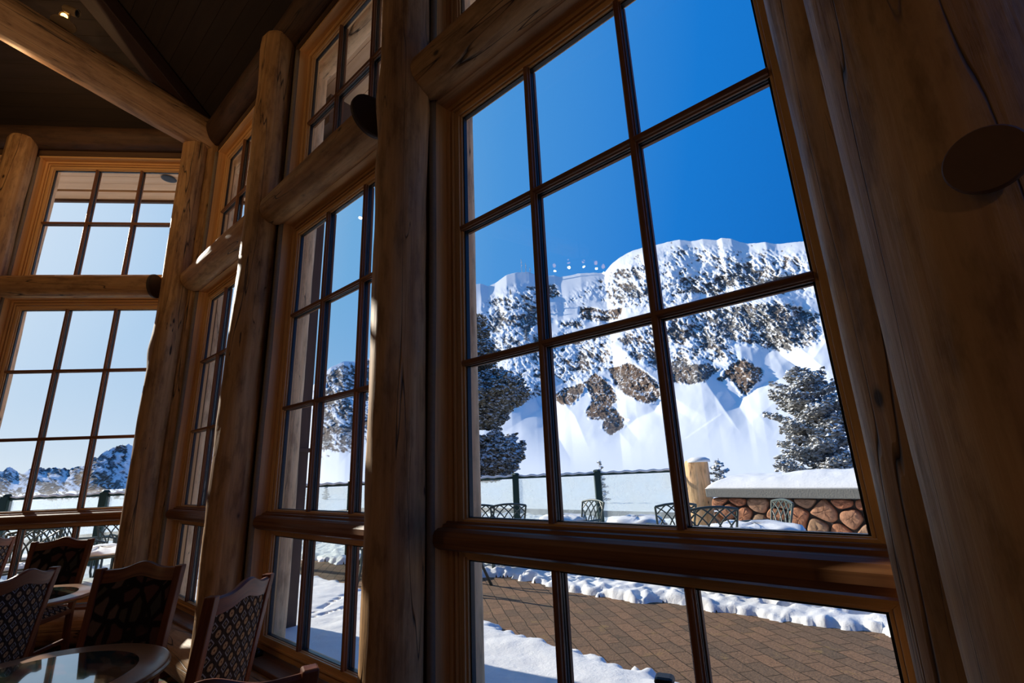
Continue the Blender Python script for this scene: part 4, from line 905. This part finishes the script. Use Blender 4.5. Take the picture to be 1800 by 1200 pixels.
# radio masts on the ridge
for k, (px, py, h_, lb) in enumerate(((917, 479, 27, 'tallest and leftmost of the three radio masts on the ridge'), (924, 480, 21, 'middle one of the three radio masts on the ridge'), (932, 482, 15, 'shortest and rightmost of the three radio masts on the ridge'))):
    p = terr(px, py); root = empty('radio_mast', (p.x, p.y, p.z-2)); mb = MB()
    for a in range(3): mb.tube([(1.0*math.cos(a*2.1), 1.0*math.sin(a*2.1), 0), (.3*math.cos(a*2.1), .3*math.sin(a*2.1), h_)], .16, 4)
    for z in range(1, int(h_), 2): rr_ = 1.0-.7*z/h_; mb.tube([(rr_*math.cos(a*2.1), rr_*math.sin(a*2.1), z+(a % 2)) for a in range(4)], .10, 4)
    mb.build('tower', 'mast', root); mb = MB()
    for z in (.55, .75): mb.lathe([(0, -.5), (1.0, -.3), (1.1, .4), (0, .5)], (.9, 0, h_*z), 8)
    mb.build('antenna', 'mast', root); tag(root, lb, 'mast', None)
# ------------------------------------------------------------------ trees
def clump_tree(name, base, H, boughs, cs, material, label, seed, trunk_r=.2, lean=(0, 0), grp=None, trunk_top=.97, density=1.0):
    """boughs: list of (height, azimuth, length, droop, thickness)"""
    rg = random.Random(seed); nr = np.random.RandomState(seed); root = empty(name, base)
    mb = MB(); pts = [(lean[0]*t_*H+.04*H*math.sin(t_*7+seed)*.2, lean[1]*t_*H, H*trunk_top*t_) for t_ in np.linspace(0, 1, 9)]
    mb.tube(pts, [trunk_r*(1-.93*t_) for t_ in np.linspace(0, 1, 9)], 8); centers = []
    for (h, a, L, dr, th_) in boughs:
        p0 = Vector((lean[0]*h, lean[1]*h, h)); n = max(4, int(L/(cs*.9))); pl = []
        for i in range(n+1):
            t_ = i/n; pl.append(p0+Vector((math.cos(a)*L*t_, math.sin(a)*L*t_, -dr*L*t_+.22*L*t_*t_+.05*L*math.sin(6*t_+a))))
        mb.tube(pl, [max(.012, .05*L/3*(1-t_)) for t_ in np.linspace(0, 1, n+1)], 4)
        for i in range(1, n+1):
            t_ = i/n; wd = th_*(.35+.9*math.sin(PI*min(1, t_*.8+.12)))
            for _ in range(int(max(2, 5*density*(wd/(cs*2))))):
                s_ = rg.uniform(-1, 1); centers.append((pl[i]+Vector((-math.sin(a)*wd*s_, math.cos(a)*wd*s_, rg.uniform(-.35, .35)*th_))+Vector((rg.uniform(-1, 1), rg.uniform(-1, 1), 0))*cs*.4, rg.uniform(.6, 1.15)*cs))
    mb.build('trunk', 'bark', root, True)
    # needle tufts: spiky rounded clusters
    ico = bmesh.new(); bmesh.ops.create_icosphere(ico, subdivisions=1, radius=1); bv = np.array([v_.co[:] for v_ in ico.verts]); bf = np.array([[v_.index for v_ in f.verts] for f in ico.faces]); ico.free()
    V = []; Fc = []; nb = len(bv)
    for k, (c, s_) in enumerate(centers):
        rad = nr.uniform(.15, 1.5, (nb, 1)); q = bv*rad*s_*np.array([1, 1, .62]); an = nr.uniform(0, 6.28); ca, sa = math.cos(an), math.sin(an)
        q = np.stack([q[:, 0]*ca-q[:, 1]*sa, q[:, 0]*sa+q[:, 1]*ca, q[:, 2]], 1)+np.array(c[:]); V.append(q); Fc.append(bf+k*nb)
    V = np.concatenate(V); Fc = np.concatenate(Fc); me = bpy.data.meshes.new('foliage'); me.from_pydata(V.tolist(), [], Fc.tolist()); me.materials.append(MATS[material]); o = bpy.data.objects.new('foliage', me); COL.objects.link(o); o.parent = root
    tag(root, label, 'tree', grp); return root
def conifer_boughs(H, Rmax, n, seed, z0=.06, top=.04, shape=1.0, th_=.35, droop=.25):
    rg = random.Random(seed); out = []
    for i in range(n):
        t_ = i/n; h = H*(z0+(1-z0-top)*t_); L = Rmax*(1-t_)**shape*(.75+.4*rg.random())+Rmax*.05; out.append((h, i*2.4+rg.uniform(-.3, .3), L, droop*rg.uniform(.6, 1.2), th_*(.5+.6*(1-t_))))
    return out
# big snowy conifer left of the nearest window view: boughs reach right
tb = atd(800, 880, 17.0); tH = (1.35+ (atd(835, 500, 17).z-tb.z)); base = Vector((tb.x, tb.y, -.6)); rt_az = math.radians(HV-90)
bg_ = []; rg = random.Random(12)
for (py, reach, th_) in ((545, 62, .5), (572, 70, .55), (598, 78, .5), (620, 90, .55), (660, 105, .6), (676, 128, .6), (690, 140, .65), (706, 132, .65), (722, 112, .6), (738, 98, .4), (772, 92, .42), (786, 112, .4), (800, 122, .5), (815, 125, .55), (830, 120, .5)):
    h = atd(800+reach*.5, py, 17).z-base.z; L = reach*17/F
    for da in (0, .45, -.5): bg_.append((h+rg.uniform(-.1, .1), rt_az+da+rg.uniform(-.1, .1), L*(1 if da == 0 else .95)*rg.uniform(.9, 1.05), .10, th_))
    for da in (1.3, 2.2, 3.1, 4.0, 5.0): bg_.append((h+rg.uniform(-.2, .2), rt_az+da, L*rg.uniform(.7, 1.0), .12, th_))
clump_tree('conifer', base, atd(800, 500, 17).z-base.z, bg_, .085, 'foliage_dark', 'big dark conifer dusted with snow at the left of the nearest window', 4, .30, density=1.5)
# rounded frosted pine behind the stone wall
pb = atd(1452, 860, 15.0); base = Vector((pb.x, pb.y, -.8)); top = atd(1450, 632, 15).z-base.z; bg_ = []; rg = random.Random(9)
for i in range(58):
    t_ = i/58; py = 840-202*t_; h = atd(1450, py, 15).z-base.z; prof = 1.0 if t_ < .55 else math.sqrt(max(0, 1-((t_-.55)/.47)**2)); L = 82*15/F*prof*rg.uniform(.62, 1.08)
    bg_.append((max(.3, h-.30*L), i*2.399+rg.uniform(-.5, .5), L, -.18, .30))
clump_tree('pine', base, top, bg_, .075, 'foliage_frost', 'rounded frosted pine standing behind the stone wall', 6, .20, density=1.15, trunk_top=.92)
sb = atd(1268, 850, 15.0); base = Vector((sb.x, sb.y, -.8)); clump_tree('pine', base, atd(1270, 800, 15).z-base.z, [(h, a, L*1.1, d_*.4, t_) for h, a, L, d_, t_ in conifer_boughs(atd(1270, 800, 15).z+.8, .62, 26, 3, z0=.15, shape=.7, th_=.16, droop=.1)], .075, 'foliage_frost', 'small frosted pine peeking up between pale log and stone wall', 7, .07)
sb = atd(1058, 850, 24.0); base = Vector((sb.x, sb.y, -1.2)); clump_tree('conifer', base, atd(1058, 803, 24).z+1.2, conifer_boughs(atd(1058, 803, 24).z+1.2, .55, 24, 5, th_=.12), .07, 'foliage_dark', 'tiny conifer top just above the railing beside the second post', 8, .05)
# little trees on the slopes
tp = None; small = [(897, 518, 13, 'lone small tree high on the slope, below the radio masts'), (922, 530, 15, 'small tree on the slope below and right of the masts'), (933, 545, 14, 'small tree touching the left window bar, high on the slope'), (925, 598, 24, 'narrow dark tree on the slope above the big dark conifer'), (1217, 503, 8, 'tiny tree on the upper cliffs right of the second window bar'), (572, 878, 30, 'small conifer on the white slope seen through the middle window'), (214, 786, 5, 'lone tree on the far ridge at the right of the angled window')]
for k, (px, py, hp, lb) in enumerate(small):
    p = terr(px, py); d_ = math.hypot(p.x, p.y); Ht = hp*d_/F*.9
    clump_tree('conifer', (p.x, p.y, p.z-.05*Ht), Ht, conifer_boughs(Ht, Ht*.26, 22, 20+k, th_=Ht*.05), Ht*.05, 'foliage_dark', lb, 40+k, Ht*.02)
# ------------------------------------------------------------------ dining chairs
def arch_prof(u): return .045*math.exp(-(u/.45)**2*1.2)+.0
def dining_chair():
    root = empty('dining_chair', (0, 0, 0)); RK = .16   # rake of the back per metre
    by = lambda z: .21+max(0, z-.45)*RK
    for s_ in (-1, 1):
        mb = MB(); pts = [(s_*.215, .25, 0), (s_*.215, .215, .25), (s_*.215, .21, .45), (s_*.222, by(.75), .75), (s_*.232, by(1.03), 1.03)]
        rings = []
        for i, p in enumerate(pts):
            w, dd = .021, .024; rings.append([Vector((p[0]+a*w, p[1]+b_*dd, p[2])) for a, b_ in ((-1, -1), (1, -1), (1, 1), (-1, 1))])
        mb.quadstrip(rings); mb.build('stile', 'cherry', root, bevel=.006)
        mb = MB(); mb.quadstrip([[Vector((s_*(.215+.01*k)+a*w, -.21-.01*k+b_*w, z)) for a, b_ in ((-1, -1), (1, -1), (1, 1), (-1, 1))] for k, z, w in ((1, 0, .015), (0, .44, .024))]); mb.build('leg', 'cherry', root, bevel=.004)
        mb = MB(); mb.box((s_*.215-.012, -.2, .18), (s_*.215+.012, .21, .21)); mb.build('stretcher', 'cherry', root, bevel=.003)
    # camel-back crest rail
    mb = MB(); rings = []
    for u in np.linspace(-1, 1, 25):
        x = u*.212; zt = 1.015+.050*math.exp(-(u/.42)**2)-.006*math.cos(u*PI); zb_ = .945+.030*math.exp(-(u/.42)**2); cv = .018*(1-u*u)
        rings.append([Vector((x, by(zb_)-.014+cv, zb_)), Vector((x, by(zb_)+.016+cv, zb_)), Vector((x, by(zt)+.020+cv, zt-.008)), Vector((x, by(zt)+.008+cv, zt)), Vector((x, by(zt)-.010+cv, zt-.004))])
    mb.quadstrip(rings); mb.build('crest_rail', 'cherry', root, True, ang=.6)
    mb = MB(); mb.box((-.2, by(.5)-.014, .50), (.2, by(.5)+.014, .555)); mb.build('lower_rail', 'cherry', root, bevel=.004)
    for nm, mt, off, sg in (('front_upholstery', 'floral_fabric', -.018, -1), ('rear_upholstery', 'lattice_fabric', .016, 1)):
        mb = MB(); nu, nw_ = 16, 20
        for j in range(nw_+1):
            for i in range(nu+1):
                u = -1+2*i/nu; w = j/nw_; zb_ = .945+.030*math.exp(-(u/.42)**2); z = .55+(zb_+.004-.55)*w; bulge = .012*(1-u**4)*(1-(2*w-1)**4)
                mb.v.append((u*.204, by(z)+off+sg*bulge+.012*(1-u*u), z))
        for j in range(nw_):
            for i in range(nu):
                a = j*(nu+1)+i; mb.f.append((a, a+1, a+nu+2, a+nu+1)); mb.uv.append(tuple((mb.v[q_][0], mb.v[q_][2]) for q_ in (a, a+1, a+nu+2, a+nu+1)))
        n0 = len(mb.v); mb.v += [(x, y-sg*.010, z) for x, y, z in mb.v[:n0]]
        per = [i for i in range(nu+1)]+[j*(nu+1)+nu for j in range(1, nw_+1)]+[nw_*(nu+1)+i for i in range(nu-1, -1, -1)]+[j*(nu+1) for j in range(nw_-1, 0, -1)]
        for k in range(len(per)): a, b_ = per[k], per[(k+1) % len(per)]; mb.f.append((a, b_, b_+n0, a+n0)); mb.uv.append(((0, 0),)*4)
        mb.build(nm, mt, root, True, ang=.9)
    mb = MB(); mb.box((-.235, -.235, .41), (.235, .225, .45)); mb.build('seat_frame', 'cherry', root, bevel=.006)
    pad = MB(); nn = 14
    for j in range(nn+1):
        for i in range(nn+1): u, w = -1+2*i/nn, -1+2*j/nn; pad.v.append((u*.228, w*.222, .452+.05*(1-abs(u)**5)*(1-abs(w)**5)))
    for j in range(nn):
        for i in range(nn): a = j*(nn+1)+i; pad.f.append((a, a+1, a+nn+2, a+nn+1)); pad.uv.append(tuple((pad.v[q_][0], pad.v[q_][1]) for q_ in (a, a+1, a+nn+2, a+nn+1)))
    per = [i for i in range(nn+1)]+[j*(nn+1)+nn for j in range(1, nn+1)]+[nn*(nn+1)+i for i in range(nn-1, -1, -1)]+[j*(nn+1) for j in range(nn-1, 0, -1)]
    pad.f.append(tuple(per[::-1])); pad.uv.append(tuple((0, 0) for _ in per)); pad.build('seat_cushion', 'lattice_fabric', root, True, ang=1.2)
    return root
dproto = [dining_chair()]; d0 = dproto[0]
def put_dining(pl, pr, label, sees_front):
    """pl, pr: pixels of the left and right top corners of the back"""
    ZT = 1.03; a = onz(*pl, ZT); b_ = onz(*pr, ZT); m_ = (a+b_)/2; r_ = Vector((b_.x-a.x, b_.y-a.y)).normalized()
    ax = r_ if sees_front else -r_      # sitter-right... local +x axis in the world
    o = dproto.pop() if dproto else copy_tree(d0); ang = math.atan2(ax.y, ax.x); yax = Vector((-math.sin(ang), math.cos(ang))); off = .21+.58*.16
    o.location = (m_.x-yax.x*off, m_.y-yax.y*off, 0); o.rotation_euler = (0, 0, ang); tag(o, label, 'chair', 'wooden dining chairs'); return o
put_dining((187, 998), (311, 992), 'dining chair with a dark floral back in front of the corner log post', True)
put_dining((60, 952), (163, 946), 'dining chair with a dark floral back against the angled window, behind the far table', True)
put_dining((-55, 1032), (120, 990), 'dining chair with a lattice patterned back facing away at the left edge', False)
put_dining((392, 1040), (459, 1013), 'dining chair seen edge on with a patterned back beside the window post', False)
put_dining((150, 1256), (534, 1174), 'dining chair of which only the red brown top rail shows at the bottom', False)
put_dining((-70, 955), (34, 941), 'dining chair at the far left edge showing only a stile and patterned corner', False)
def dining_table(px1, px2, r, label, inl=True):
    a = onz(*px1, .74); b_ = onz(*px2, .74); m_ = (a+b_)/2; hd_ = (b_-a)/2; q_ = math.sqrt(max(0, r*r-hd_.length_squared)); pn = Vector((-hd_.y, hd_.x, 0)).normalized()
    c1, c2 = m_+pn*q_, m_-pn*q_; dirv = Vector((math.cos(math.radians(HV+70)), math.sin(math.radians(HV+70)), 0)); c = c1 if (c1-m_).dot(dirv) > (c2-m_).dot(dirv) else c2
    root = empty('dining_table', (c.x, c.y, 0))
    mb = MB(); mb.lathe([(0, .70), (r-.05, .70), (r-.02, .705), (r, .718), (r+.002, .728), (r-.004, .737), (r-.012, .74), (0, .74)], (0, 0, 0), 72); mb.build('table_top', 'table_wood', root, True, ang=.5)
    mb = MB(); mb.lathe([(0, .738), (r*.74, .738), (r*.74, .7415), (0, .7415)], (0, 0, 0), 72); mb.build('inlay', 'leaf_inlay', root, True, ang=.5)
    mb = MB(); mb.lathe([(0, .02), (.05, .02), (.045, .1), (.06, .3), (.04, .5), (.055, .66), (.16, .70), (0, .70)], (0, 0, 0), 28); mb.build('pedestal', 'table_wood', root, True, ang=.8)
    for k in range(4):
        an = k*PI/2+.4; mb = MB(); mb.tube([(.03*math.cos(an), .03*math.sin(an), .14), (.2*math.cos(an), .2*math.sin(an), .09), (.34*math.cos(an), .34*math.sin(an), .022)], [.035, .03, .022], 8); mb.build('foot', 'table_wood', root, True)
    tag(root, label, 'table', None); return root
dining_table((260, 1188), (112, 1141), .46, 'round table with glossy leaf patterned inlay in the bottom left corner')
dining_table((168, 1036), (118, 1026), .46, 'round glossy table behind the lattice backed chair')
